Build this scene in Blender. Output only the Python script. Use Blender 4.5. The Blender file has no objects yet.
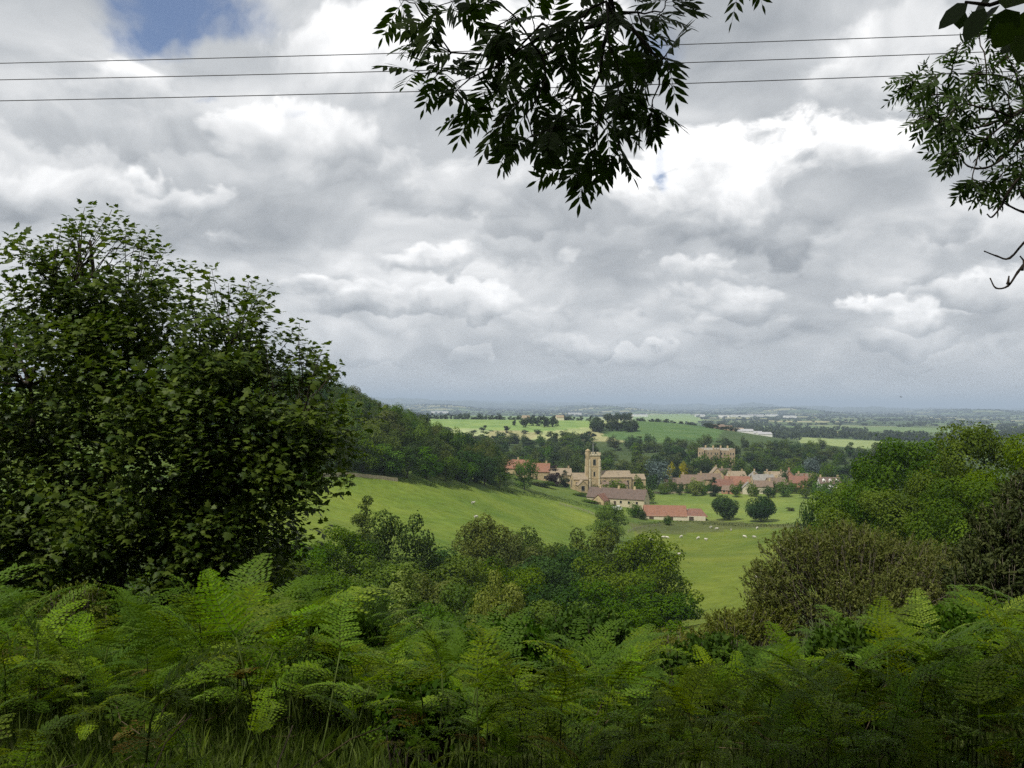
import bpy, math, random
import numpy as np
from mathutils import Vector, Matrix, Euler

random.seed(7)
RNG = np.random.default_rng(7)
C = bpy.context.scene.collection
SC = bpy.context.scene
R = math.radians

# ------------------------------------------------------------------ camera
FPX = 852.0
PITCH, ROLL = R(1.34), R(0.55)
CAM_ROT = (Matrix.Rotation(math.pi / 2 + PITCH, 4, 'X') @ Matrix.Rotation(ROLL, 4, 'Z'))
cam_d = bpy.data.cameras.new('camera')
cam_d.sensor_width = 36.0
cam_d.lens = FPX / 1024 * 36
cam_d.clip_start = 0.05
cam_d.clip_end = 200000
cam = bpy.data.objects.new('camera', cam_d)
cam.matrix_world = CAM_ROT
C.objects.link(cam)
SC.camera = cam


def P(px, py, Y):
    """world point seen at pixel (px,py) at forward distance Y (eye is the origin)"""
    d = CAM_ROT.to_3x3() @ Vector(((px - 512) / FPX, -(py - 384) / FPX, -1))
    return d * (Y / d.y)


# ------------------------------------------------------------------ light
SUN_EL, SUN_AZ = R(56), R(222)          # azimuth clockwise from +Y: behind and to the left
sun_dir = Vector((math.sin(SUN_AZ) * math.cos(SUN_EL), math.cos(SUN_AZ) * math.cos(SUN_EL), math.sin(SUN_EL)))
sun_d = bpy.data.lights.new('sun', 'SUN')
sun_d.energy = 4.2
sun_d.angle = R(2.5)
sun_d.color = (1.0, 0.95, 0.86)
sun = bpy.data.objects.new('sun', sun_d)
sun.rotation_euler = sun_dir.to_track_quat('Z', 'Y').to_euler()
C.objects.link(sun)

SC.view_settings.view_transform = 'Standard'
SC.view_settings.look = 'None'
SC.view_settings.gamma = 1
SC.view_settings.exposure = 0.0
SC.view_settings.use_curve_mapping = False
SC.cycles.use_denoising = False
SC.cycles.max_bounces = 6
SC.cycles.diffuse_bounces = 3
SC.cycles.glossy_bounces = 2
SC.cycles.transmission_bounces = 3
SC.cycles.transparent_max_bounces = 4
SC.cycles.volume_bounces = 0
SC.cycles.sample_clamp_indirect = 2
SC.cycles.sample_clamp_direct = 12
SC.cycles.use_adaptive_sampling = True
SC.cycles.adaptive_threshold = 0.02


class NT:
    def __init__(s, nt): s.nt = nt; s.n = nt.nodes; s.l = nt.links
    def node(s, t, **k):
        n = s.n.new(t)
        for a, v in k.items(): setattr(n, a, v)
        return n
    def inp(s, sock, v):
        if isinstance(v, bpy.types.NodeSocket): s.l.new(v, sock)
        elif v is not None: sock.default_value = v
    def m(s, op, a, b=None, c=None, clamp=False):
        n = s.node('ShaderNodeMath', operation=op, use_clamp=clamp)
        for i, v in enumerate((a, b, c)):
            if v is not None: s.inp(n.inputs[i], v)
        return n.outputs[0]
    def vm(s, op, a, b=None, scale=None):
        n = s.node('ShaderNodeVectorMath', operation=op)
        s.inp(n.inputs[0], a)
        if b is not None: s.inp(n.inputs[1], b)
        if scale is not None: s.inp(n.inputs['Scale'], scale)
        return n.outputs['Value'] if op in ('DOT_PRODUCT', 'LENGTH') else n.outputs['Vector']
    def noise(s, vec, scale, detail=4, rough=0.5, color=False, dist=0.0, dim='3D'):
        n = s.node('ShaderNodeTexNoise', noise_dimensions=dim)
        s.inp(n.inputs['Vector'], vec)
        n.inputs['Scale'].default_value = scale
        n.inputs['Detail'].default_value = detail
        n.inputs['Roughness'].default_value = rough
        n.inputs['Distortion'].default_value = dist
        return n.outputs['Color' if color else 'Fac']
    def ramp(s, f, stops, interp='LINEAR'):
        n = s.node('ShaderNodeValToRGB')
        n.color_ramp.interpolation = interp
        el = n.color_ramp.elements
        while len(el) < len(stops): el.new(0.5)
        for e, (p, c) in zip(el, stops):
            e.position = p
            e.color = (*c, 1) if len(c) == 3 else c
        s.inp(n.inputs[0], f)
        return n.outputs[0]
    def mix(s, f, a, b, blend='MIX'):
        n = s.node('ShaderNodeMix', data_type='RGBA', blend_type=blend)
        s.inp(n.inputs[0], f)
        s.inp(n.inputs[6], (*a, 1) if isinstance(a, tuple) and len(a) == 3 else a)
        s.inp(n.inputs[7], (*b, 1) if isinstance(b, tuple) and len(b) == 3 else b)
        return n.outputs[2]
    def mapr(s, v, a, b, c=0.0, d=1.0, smooth=True):
        n = s.node('ShaderNodeMapRange', interpolation_type='SMOOTHSTEP' if smooth else 'LINEAR')
        s.inp(n.inputs[0], v)
        for i, x in enumerate((a, b, c, d)): n.inputs[i + 1].default_value = x
        return n.outputs[0]


# ------------------------------------------------------------------ world: blue sky behind broken cloud
W = bpy.data.worlds.new('World')
SC.world = W
W.use_nodes = True
w = NT(W.node_tree)
w.n.clear()
out = w.node('ShaderNodeOutputWorld')
bg = w.node('ShaderNodeBackground')
bg.inputs['Strength'].default_value = 0.1
w.l.new(bg.outputs[0], out.inputs[0])
sky = w.node('ShaderNodeTexSky', sky_type='NISHITA')
sky.sun_disc = False
sky.sun_elevation = SUN_EL
sky.sun_rotation = SUN_AZ
tc = w.node('ShaderNodeTexCoord')
d = tc.outputs['Generated']
sp = w.node('ShaderNodeSeparateXYZ'); w.l.new(d, sp.inputs[0])
dz = w.m('MAXIMUM', sp.outputs[2], 0.0)
den = w.m('ADD', dz, 0.42)
cx = w.m('DIVIDE', sp.outputs[0], den)
cy = w.m('DIVIDE', sp.outputs[1], den)
cmb = w.node('ShaderNodeCombineXYZ'); w.l.new(cx, cmb.inputs[0]); w.l.new(cy, cmb.inputs[1])
pc = cmb.outputs[0]
wn = w.noise(pc, 2.2, 3, 0.55, color=True, dim='2D')
warp = w.vm('SCALE', w.vm('SUBTRACT', wn, (0.5, 0.5, 0.5)), scale=0.26)
pw = w.vm('ADD', pc, warp)


def puff(vec):
    """billowing height of the cloud deck"""
    v = w.node('ShaderNodeTexVoronoi', feature='F1', voronoi_dimensions='2D')
    w.inp(v.inputs['Vector'], vec)
    v.inputs['Scale'].default_value = 2.7
    v.inputs['Detail'].default_value = 2.5
    v.inputs['Roughness'].default_value = 0.5
    v.inputs['Lacunarity'].default_value = 2.3
    a = w.m('SUBTRACT', 1.0, v.outputs['Distance'])
    b = w.noise(vec, 2.7, 7, 0.56, dim='2D')
    return w.m('ADD', w.m('MULTIPLY', a, 0.40), w.m('MULTIPLY', b, 0.8))


n_big = w.noise(pw, 1.5, 1, 0.5, dim='2D')
n_a = puff(pw)
n_b = puff(w.vm('SCALE', pw, scale=1.045))
relief = w.m('SUBTRACT', n_b, n_a)
n_f = w.noise(pw, 8.0, 5, 0.6, dim='2D')
# placed cloud masses: azimuth / elevation with ragged edges
dw = w.vm('ADD', d, w.vm('SCALE', w.vm('SUBTRACT', w.noise(d, 9.0, 4, 0.6, color=True), (0.5, 0.5, 0.5)), scale=0.11))
sp2 = w.node('ShaderNodeSeparateXYZ'); w.l.new(dw, sp2.inputs[0])
az = w.m('ARCTAN2', sp2.outputs[0], sp2.outputs[1])
el = w.m('ARCSINE', sp2.outputs[2])


def blob(px, py, rx, ry, amp, power=1.0):
    v = P(px, py, 1.0).normalized()
    a0, e0 = math.atan2(v.x, v.y), math.asin(v.z)
    u = w.m('MULTIPLY', w.m('SUBTRACT', az, a0), FPX / rx)
    t = w.m('MULTIPLY', w.m('SUBTRACT', el, e0), FPX / ry)
    q = w.m('ADD', w.m('MULTIPLY', u, u), w.m('MULTIPLY', t, t))
    if power != 1.0: q = w.m('POWER', q, power)
    g = w.m('POWER', 2.71828, w.m('MULTIPLY', q, -1.0))
    return w.m('MULTIPLY', g, amp)


def total(lst):
    acc = None
    for b in lst:
        x = blob(*b)
        acc = x if acc is None else w.m('ADD', acc, x)
    return acc


BLUE_BLOBS = [(190, 8, 75, 24, 1.0), (140, 34, 30, 22, 0.7), (664, 168, 10, 14, 0.75), (655, 55, 40, 24, 0.5), (292, 108, 18, 7, 0.6), (205, 104, 20, 5, 0.5)]
edge_n = w.m('ADD', w.m('MULTIPLY', w.m('SUBTRACT', n_a, 0.62), 2.6), w.m('MULTIPLY', w.m('SUBTRACT', n_f, 0.5), 1.1))
lum = w.m('ADD', w.m('MULTIPLY', w.m('SUBTRACT', n_big, 0.5), 0.30), 0.60)
lum = w.m('ADD', lum, w.m('MULTIPLY', w.m('SUBTRACT', n_a, 0.62), 0.45))


def cloud_heap(px, py, rx, ry, top, base, soft=0.45):
    """one heaped cloud: ragged bright crown, flat grey base"""
    global lum
    v = P(px, py, 1.0).normalized()
    a0, e0 = math.atan2(v.x, v.y), math.asin(v.z)
    u = w.m('MULTIPLY', w.m('SUBTRACT', az, a0), FPX / rx)
    t = w.m('MULTIPLY', w.m('SUBTRACT', el, e0), FPX / ry)
    tb = w.m('MULTIPLY', w.m('MINIMUM', t, 0.0), 1.25)
    tt = w.m('ADD', w.m('MAXIMUM', t, 0.0), tb)
    q = w.m('ADD', w.m('MULTIPLY', u, u), w.m('MULTIPLY', tt, tt))
    mask = w.mapr(w.m('ADD', w.m('SUBTRACT', 1.0, q), edge_n), 0.0, soft)
    shade = w.mapr(w.m('ADD', t, w.m('MULTIPLY', edge_n, 0.38)), -0.75, 0.45, base * 0.90, top)
    d_ = w.m('SUBTRACT', shade, lum)
    lum = w.m('ADD', lum, w.m('MULTIPLY', d_, mask))


HEAPS = [
    (560, 372, 120, 8, 0.62, 0.50), (800, 366, 150, 10, 0.60, 0.46), (380, 368, 90, 8, 0.60, 0.48), (970, 352, 70, 12, 0.66, 0.48),
    (640, 350, 50, 15, 0.80, 0.46), (470, 353, 40, 13, 0.84, 0.50), (560, 338, 60, 14, 0.66, 0.44), (760, 336, 110, 20, 0.62, 0.40), (900, 340, 80, 16, 0.64, 0.42),
    (480, 302, 75, 22, 0.78, 0.48), (360, 300, 70, 22, 0.74, 0.46), (610, 308, 70, 18, 0.64, 0.44), (720, 300, 90, 26, 0.74, 0.46), (895, 314, 66, 19, 0.96, 0.48), (985, 292, 60, 24, 0.74, 0.52),
    (250, 262, 110, 30, 0.76, 0.44), (300, 290, 60, 18, 0.80, 0.50), (440, 262, 75, 24, 0.90, 0.42), (540, 262, 100, 26, 0.56, 0.38), (690, 276, 80, 22, 0.78, 0.50), (582, 263, 26, 22, 0.86, 0.60, 0.6), (930, 245, 120, 44, 0.62, 0.46),
    (80, 260, 120, 30, 0.62, 0.46), (60, 200, 110, 40, 0.76, 0.46), (170, 205, 70, 26, 0.84, 0.46), (150, 180, 26, 14, 0.98, 0.80, 0.7),
    (90, 128, 170, 34, 0.52, 0.44), (900, 170, 140, 55, 0.66, 0.54), (430, 180, 180, 52, 0.82, 0.38), (560, 225, 110, 26, 0.50, 0.42), (300, 140, 100, 48, 0.86, 0.56),
    (880, 70, 180, 60, 0.70, 0.58), (110, 70, 105, 44, 0.98, 0.54), (30, 30, 100, 50, 0.74, 0.58), (330, 55, 110, 50, 0.86, 0.66), (550, 70, 170, 90, 1.0, 0.70), (900, 215, 120, 40, 0.56, 0.36), (768, 188, 168, 98, 1.16, 0.20)]
for hp in HEAPS: cloud_heap(*hp)
lum = w.m('ADD', lum, w.m('MULTIPLY', relief, 0.9))
lum = w.m('ADD', lum, w.m('MULTIPLY', w.m('SUBTRACT', n_f, 0.5), 0.13))
# cloud brightens overhead and dulls to an even grey veil toward the horizon
veil = w.mapr(sp.outputs[2], 0.0, 0.13, 1.0, 0.0)
lum = w.m('ADD', w.m('MULTIPLY', lum, w.m('SUBTRACT', 1.0, w.m('MULTIPLY', veil, 0.75))), w.m('MULTIPLY', veil, 0.75 * 0.45))
cloud = w.ramp(lum, [(0.0, (2.6, 2.8, 3.1)), (0.25, (3.8, 4.06, 4.36)), (0.5, (5.9, 6.13, 6.36)), (0.72, (8.6, 8.7, 8.8)), (0.95, (12.0, 12.0, 12.0))])
# colour ramps clamp display at 1 in the UI only; scale explicitly
blue_w = w.m('MULTIPLY', total(BLUE_BLOBS), w.m('SUBTRACT', 1.0, w.m('MULTIPLY', edge_n, 0.55)))
blue_f = w.m('MULTIPLY', w.mapr(blue_w, 0.25, 1.05, 0.0, 0.92), w.mapr(n_f, 0.30, 0.62, 1.0, 0.45))
skyc = w.mix(1.0, sky.outputs[0], (0.95, 1.0, 1.15), 'MULTIPLY')
final = w.mix(blue_f, cloud, skyc)
w.l.new(final, bg.inputs['Color'])


# ------------------------------------------------------------------ mesh helpers
def new_mesh(name, V, F, mats, mi=None, rnd=None, smooth=False):
    """V (N,3); F either (M,k) int array or a list of such arrays"""
    me = bpy.data.meshes.new(name)
    Fs = F if isinstance(F, list) else [F]
    Fs = [np.asarray(f, dtype=np.int32) for f in Fs if len(f)]
    V = np.asarray(V, dtype=np.float32)
    me.vertices.add(len(V)); me.vertices.foreach_set('co', V.ravel())
    loops = np.concatenate([f.ravel() for f in Fs])
    me.loops.add(len(loops)); me.loops.foreach_set('vertex_index', loops)
    tot = np.concatenate([np.full(len(f), f.shape[1], dtype=np.int32) for f in Fs])
    st = np.zeros(len(tot), dtype=np.int32); st[1:] = np.cumsum(tot)[:-1]
    me.polygons.add(len(tot)); me.polygons.foreach_set('loop_start', st)
    for m in (mats if isinstance(mats, (list, tuple)) else [mats]): me.materials.append(m)
    if mi is not None: me.polygons.foreach_set('material_index', np.asarray(mi, dtype=np.int32))
    if smooth: me.polygons.foreach_set('use_smooth', np.ones(len(tot), dtype=bool))
    if rnd is not None:
        a = me.attributes.new('rnd', 'FLOAT', 'FACE')
        a.data.foreach_set('value', np.asarray(rnd, dtype=np.float32))
    me.update(calc_edges=True)
    me.validate()
    return me


def link(name, me, parent=None, loc=(0, 0, 0)):
    o = bpy.data.objects.new(name, me)
    C.objects.link(o)
    o.location = loc
    if parent is not None: o.parent = parent
    return o


def tag(o, label, cat, group=None, kind=None):
    if label: o['label'] = label
    if cat: o['category'] = cat
    if group: o['group'] = group
    if kind: o['kind'] = kind
    return o


def thing(name, label, cat, loc, rz=0.0, group=None, scale=None):
    o = bpy.data.objects.new(name, None)
    C.objects.link(o)
    o.location = loc
    o.rotation_euler = (0, 0, rz)
    o.empty_display_size = 0.3
    if scale: o.scale = scale
    return tag(o, label, cat, group)


def structure(name, me):
    o = link(name, me)
    o['kind'] = 'structure'
    return o


class MB:
    """collects boxes, prisms and tubes into one mesh"""
    def __init__(s): s.v = []; s.f = []; s.m = []
    def add(s, verts, faces, mat=0):
        o = len(s.v)
        s.v += [tuple(v) for v in verts]
        for f in faces: s.f.append([i + o for i in f]); s.m.append(mat)
    def box(s, x0, x1, y0, y1, z0, z1, mat=0):
        s.add([(x0, y0, z0), (x1, y0, z0), (x1, y1, z0), (x0, y1, z0), (x0, y0, z1), (x1, y0, z1), (x1, y1, z1), (x0, y1, z1)],
              [(0, 3, 2, 1), (4, 5, 6, 7), (0, 1, 5, 4), (1, 2, 6, 5), (2, 3, 7, 6), (3, 0, 4, 7)], mat)
    def tube(s, pts, rad, n=6, mat=0):
        V, F = tube(pts, rad, n)
        s.add(V, F, mat)
    def build(s, name, mats, parent=None, loc=(0, 0, 0), smooth=False):
        me = bpy.data.meshes.new(name)
        me.from_pydata(s.v, [], s.f)
        for m in (mats if isinstance(mats, (list, tuple)) else [mats]): me.materials.append(m)
        me.polygons.foreach_set('material_index', s.m)
        if smooth: me.polygons.foreach_set('use_smooth', [True] * len(s.f))
        me.update()
        return link(name, me, parent, loc)


def tube(pts, rad, n=6):
    pts = np.asarray(pts, float)
    rad = np.broadcast_to(np.asarray(rad, float), (len(pts),))
    T = np.gradient(pts, axis=0)
    T /= np.linalg.norm(T, axis=1, keepdims=True) + 1e-9
    up = np.array([0.0, 0, 1]) if abs(T[0, 2]) < 0.9 else np.array([1.0, 0, 0])
    V = []
    for p, t, r in zip(pts, T, rad):
        a = np.cross(t, up); na = np.linalg.norm(a)
        if na < 1e-4:
            a = np.cross(t, [0.3, 0.9, 0.1]); na = np.linalg.norm(a)
        a /= na
        b = np.cross(t, a)
        for k in range(n):
            th = 2 * math.pi * k / n
            V.append(p + r * (math.cos(th) * a + math.sin(th) * b))
    F = []
    for i in range(len(pts) - 1):
        for k in range(n):
            k2 = (k + 1) % n
            F.append((i * n + k, i * n + k2, (i + 1) * n + k2, (i + 1) * n + k))
    F.append(tuple(range(n))[::-1])
    F.append(tuple((len(pts) - 1) * n + k for k in range(n)))
    return V, F


def tubes_mesh(name, tubes, mat, n=5):
    mb = MB()
    for pts, rad in tubes: mb.tube(pts, rad, n)
    me = bpy.data.meshes.new(name)
    me.from_pydata(mb.v, [], mb.f)
    me.materials.append(mat)
    me.polygons.foreach_set('use_smooth', [True] * len(mb.f))
    me.update()
    return me


def bend(p0, p1, wob, n=6, rng=RNG, sag=0.0):
    p0, p1 = np.asarray(p0, float), np.asarray(p1, float)
    t = np.linspace(0, 1, n)[:, None]
    q = p0 + (p1 - p0) * t
    L = np.linalg.norm(p1 - p0)
    off = rng.normal(0, wob * L, (n, 3)); off[0] = 0; off[-1] = 0
    q = q + off
    q[:, 2] += sag * L * 4 * (t[:, 0] * (1 - t[:, 0]))
    return q


def norm(a): return a / (np.linalg.norm(a, axis=-1, keepdims=True) + 1e-9)


def rand_dirs(n, rng): return norm(rng.normal(0, 1, (n, 3)))


def leaf_quads(Pc, N, size, aspect, rng, axis=None):
    """diamond leaves centred at Pc with normals N; returns V, F"""
    n = len(Pc)
    A = rand_dirs(n, rng) if axis is None else axis
    U = norm(np.cross(N, A)); Vv = np.cross(N, U)
    if axis is not None: U, Vv = Vv, U
    s = np.broadcast_to(size, (n,))[:, None]
    bow = N * s * 0.12
    V = np.stack([Pc - U * s * 0.5 - bow, Pc - Vv * s * 0.5 * aspect + bow, Pc + U * s * 0.5 - bow, Pc + Vv * s * 0.5 * aspect + bow], 1).reshape(-1, 3)
    F = np.arange(n * 4).reshape(n, 4)
    return V, F


def template_leaves(tv, tf, O, X, Y, Z, S):
    """copies of a flat leaf template (tv in x=along,y=across,z=up) at O with axes X,Y,Z"""
    n, k = len(O), len(tv)
    S = np.broadcast_to(S, (n,))[:, None, None]
    V = O[:, None, :] + S * (tv[None, :, 0:1] * X[:, None, :] + tv[None, :, 1:2] * Y[:, None, :] + tv[None, :, 2:3] * Z[:, None, :])
    F = (np.asarray(tf)[None] + (np.arange(n) * k)[:, None, None]).reshape(-1, len(tf[0]))
    return V.reshape(-1, 3), F


# ------------------------------------------------------------------ materials
def pmat(name):
    m = bpy.data.materials.new(name)
    m.use_nodes = True
    t = NT(m.node_tree)
    b = t.n['Principled BSDF']
    return m, t, b


def leaf_mat(name, c0, c1, trans=0.35, tcol=None, rough=0.65, objvar=0.22, spec=0.08):
    m, t, b = pmat(name)
    at = t.node('ShaderNodeAttribute', attribute_name='rnd')
    col = t.mix(at.outputs['Fac'], c0, c1)
    oi = t.node('ShaderNodeObjectInfo')
    hs = t.node('ShaderNodeHueSaturation')
    t.l.new(col, hs.inputs['Color'])
    t.inp(hs.inputs['Hue'], t.m('ADD', 0.5 - 0.018, t.m('MULTIPLY', oi.outputs['Random'], 0.036)))
    r2 = t.m('FRACT', t.m('MULTIPLY', oi.outputs['Random'], 17.3))
    t.inp(hs.inputs['Value'], t.m('ADD', 1 - objvar, t.m('MULTIPLY', r2, 2 * objvar)))
    r3 = t.m('FRACT', t.m('MULTIPLY', oi.outputs['Random'], 41.7))
    t.inp(hs.inputs['Saturation'], t.m('ADD', 1.02, t.m('MULTIPLY', r3, 0.2)))
    c = hs.outputs[0]
    t.l.new(c, b.inputs['Base Color'])
    b.inputs['Roughness'].default_value = rough
    b.inputs['Specular IOR Level'].default_value = spec
    tr = t.node('ShaderNodeBsdfTranslucent')
    tc_ = t.mix(1.0, c, tcol or (1.5, 1.6, 0.7), 'MULTIPLY')
    t.l.new(tc_, tr.inputs['Color'])
    mx = t.node('ShaderNodeMixShader')
    mx.inputs[0].default_value = trans
    t.l.new(b.outputs[0], mx.inputs[1]); t.l.new(tr.outputs[0], mx.inputs[2])
    t.l.new(mx.outputs[0], t.n['Material Output'].inputs['Surface'])
    return m


def rough_mat(name, c0, c1, scale=3.0, rough=0.9, detail=6, coord='Object', stretch=None, contrast=(0.3, 0.7), bump=0.0, c2=None):
    m, t, b = pmat(name)
    tc = t.node('ShaderNodeTexCoord')
    v = tc.outputs[coord]
    if stretch:
        mp = t.node('ShaderNodeMapping'); mp.inputs['Scale'].default_value = stretch
        t.l.new(v, mp.inputs[0]); v = mp.outputs[0]
    n = t.noise(v, scale, detail, 0.6)
    stops = [(contrast[0], c0), (contrast[1], c1)]
    if c2: stops = [(contrast[0], c0), ((contrast[0] + contrast[1]) / 2, c1), (contrast[1], c2)]
    c = t.ramp(n, stops)
    oi = t.node('ShaderNodeObjectInfo')
    hs = t.node('ShaderNodeHueSaturation'); t.l.new(c, hs.inputs['Color'])
    t.inp(hs.inputs['Value'], t.m('ADD', 0.85, t.m('MULTIPLY', oi.outputs['Random'], 0.3)))
    t.l.new(hs.outputs[0], b.inputs['Base Color'])
    b.inputs['Roughness'].default_value = rough
    b.inputs['Specular IOR Level'].default_value = 0.2
    if bump:
        bn = t.node('ShaderNodeBump'); bn.inputs['Strength'].default_value = bump
        t.l.new(n, bn.inputs['Height']); t.l.new(bn.outputs[0], b.inputs['Normal'])
    return m


M = {}
M['bark'] = rough_mat('bark', (0.018, 0.014, 0.010), (0.075, 0.062, 0.045), 14, stretch=(1, 1, 0.2), bump=0.5)
M['bark_pale'] = rough_mat('pale_bark', (0.05, 0.043, 0.03), (0.16, 0.14, 0.10), 14, stretch=(1, 1, 0.3), bump=0.3)
M['twig'] = rough_mat('twig_bark', (0.016, 0.012, 0.009), (0.05, 0.04, 0.03), 30)
M['leaf_mid'] = leaf_mat('mixed_foliage', (0.032, 0.068, 0.009), (0.110, 0.170, 0.025), 0.30)
M['leaf_dark'] = leaf_mat('dark_foliage', (0.018, 0.038, 0.010), (0.052, 0.088, 0.022), 0.2)
M['leaf_bright'] = leaf_mat('bright_foliage', (0.032, 0.068, 0.008), (0.108, 0.172, 0.022), 0.32, objvar=0.15)
M['leaf_olive'] = leaf_mat('olive_foliage', (0.038, 0.056, 0.014), (0.108, 0.132, 0.038), 0.25)
M['leaf_brown'] = leaf_mat('brownish_foliage', (0.036, 0.054, 0.012), (0.104, 0.128, 0.032), 0.22, (1.4, 1.3, 0.7))
M['leaf_pale'] = leaf_mat('pale_flowering_foliage', (0.09, 0.125, 0.028), (0.28, 0.31, 0.11), 0.3)
M['leaf_yellow'] = leaf_mat('golden_foliage', (0.17, 0.15, 0.012), (0.36, 0.32, 0.03), 0.3)
M['leaf_blue'] = leaf_mat('blue_grey_needles', (0.05, 0.075, 0.07), (0.15, 0.19, 0.18), 0.1, objvar=0.05)
M['leaf_purple'] = leaf_mat('dark_plum_foliage', (0.016, 0.013, 0.013), (0.042, 0.028, 0.028), 0.15, (1.5, 1.0, 1.0), objvar=0.05)
M['leaf_conifer'] = leaf_mat('conifer_needles', (0.012, 0.024, 0.010), (0.035, 0.055, 0.022), 0.1)
M['leaf_pine'] = leaf_mat('pine_needles', (0.020, 0.034, 0.010), (0.070, 0.085, 0.028), 0.12, objvar=0.0)
M['leaf_far'] = leaf_mat('far_foliage', (0.020, 0.034, 0.012), (0.048, 0.070, 0.024), 0.2)
M['leaf_park'] = leaf_mat('park_foliage', (0.036, 0.060, 0.015), (0.098, 0.132, 0.036), 0.28, objvar=0.38)
M['sycamore'] = leaf_mat('sycamore_leaf', (0.020, 0.042, 0.008), (0.100, 0.134, 0.024), 0.30, objvar=0.0, rough=0.5, spec=0.16)
M['ash'] = leaf_mat('ash_leaf', (0.018, 0.032, 0.008), (0.036, 0.060, 0.014), 0.28, (1.3, 1.6, 0.5), objvar=0.0, rough=0.6, spec=0.12)
M['bracken'] = leaf_mat('bracken_frond', (0.060, 0.110, 0.013), (0.165, 0.240, 0.032), 0.36, (1.7, 1.6, 0.5), objvar=0.36, rough=0.5)
M['bracken_old'] = leaf_mat('browning_frond', (0.09, 0.075, 0.02), (0.17, 0.13, 0.04), 0.4, (1.4, 1.3, 0.6))
M['bracken_stem'] = rough_mat('bracken_stem', (0.045, 0.075, 0.012), (0.09, 0.12, 0.025), 8)
M['dead'] = rough_mat('dead_bracken', (0.04, 0.03, 0.016), (0.13, 0.10, 0.06), 8)
M['grass'] = leaf_mat('long_grass', (0.055, 0.085, 0.018), (0.15, 0.19, 0.05), 0.45, objvar=0.0)
M['shoot'] = leaf_mat('olive_shoot_leaf', (0.042, 0.062, 0.013), (0.155, 0.168, 0.050), 0.25, (1.3, 1.25, 0.6), objvar=0.04)
M['bramble'] = leaf_mat('bramble_leaf', (0.022, 0.045, 0.010), (0.065, 0.105, 0.022), 0.3, objvar=0.1)
M['hedge'] = leaf_mat('hedge_foliage', (0.025, 0.042, 0.012), (0.07, 0.095, 0.028), 0.25)
M['stone'] = rough_mat('golden_limestone', (0.22, 0.165, 0.09), (0.46, 0.36, 0.21), 0.6, c2=(0.36, 0.27, 0.15))
M['stone_brown'] = rough_mat('weathered_brown_stone', (0.22, 0.165, 0.10), (0.40, 0.31, 0.20), 0.7)
M['stone_pale'] = rough_mat('pale_limestone', (0.42, 0.36, 0.24), (0.60, 0.53, 0.38), 1.2)
M['render_cream'] = rough_mat('cream_render', (0.55, 0.50, 0.36), (0.68, 0.62, 0.47), 0.8)
M['render_white'] = rough_mat('white_render', (0.68, 0.67, 0.62), (0.80, 0.79, 0.75), 0.8)
M['brick'] = rough_mat('red_brick', (0.24, 0.12, 0.075), (0.36, 0.20, 0.13), 2.0)


def tile_mat(name, a, b, c):
    m, t, p = pmat(name)
    tc = t.node('ShaderNodeTexCoord')
    n1 = t.noise(tc.outputs['Object'], 0.55, 5, 0.65)
    n2 = t.noise(tc.outputs['Object'], 4.0, 3, 0.6)
    col = t.ramp(n1, [(0.3, a), (0.5, b), (0.72, c)])
    col = t.mix(t.m('MULTIPLY', n2, 0.55), col, t.mix(1.0, col, (0.55, 0.55, 0.6), 'MULTIPLY'))
    t.l.new(col, p.inputs['Base Color'])
    p.inputs['Roughness'].default_value = 0.85
    br = t.node('ShaderNodeTexWave', bands_direction='Z')
    br.inputs['Scale'].default_value = 6.0
    t.l.new(tc.outputs['Object'], br.inputs['Vector'])
    bn = t.node('ShaderNodeBump'); bn.inputs['Strength'].default_value = 0.4; bn.inputs['Distance'].default_value = 0.05
    t.l.new(br.outputs['Fac'], bn.inputs['Height']); t.l.new(bn.outputs[0], p.inputs['Normal'])
    return m


M['tile_orange'] = tile_mat('orange_clay_tiles', (0.215, 0.090, 0.050), (0.27, 0.130, 0.078), (0.165, 0.078, 0.050))
M['tile_red'] = tile_mat('red_brown_clay_tiles', (0.165, 0.075, 0.048), (0.225, 0.110, 0.072), (0.125, 0.068, 0.052))
M['tile_pink'] = tile_mat('weathered_pink_tiles', (0.145, 0.110, 0.080), (0.205, 0.142, 0.096), (0.11, 0.092, 0.072))
M['tile_dark'] = tile_mat('dark_purplish_tiles', (0.100, 0.074, 0.058), (0.15, 0.104, 0.080), (0.082, 0.064, 0.054))
M['slate'] = tile_mat('grey_stone_slates', (0.20, 0.19, 0.17), (0.30, 0.28, 0.24), (0.16, 0.155, 0.15))
M['stone_tile'] = tile_mat('brown_stone_tiles', (0.22, 0.17, 0.11), (0.33, 0.26, 0.17), (0.18, 0.145, 0.10))
M['sheet_pale'] = tile_mat('pale_sheet_roof', (0.30, 0.31, 0.31), (0.42, 0.42, 0.42), (0.26, 0.26, 0.27))


def plain(name, c, rough=0.6, metal=0.0):
    m, t, b = pmat(name)
    b.inputs['Base Color'].default_value = (*c, 1)
    b.inputs['Roughness'].default_value = rough
    b.inputs['Metallic'].default_value = metal
    return m


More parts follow.
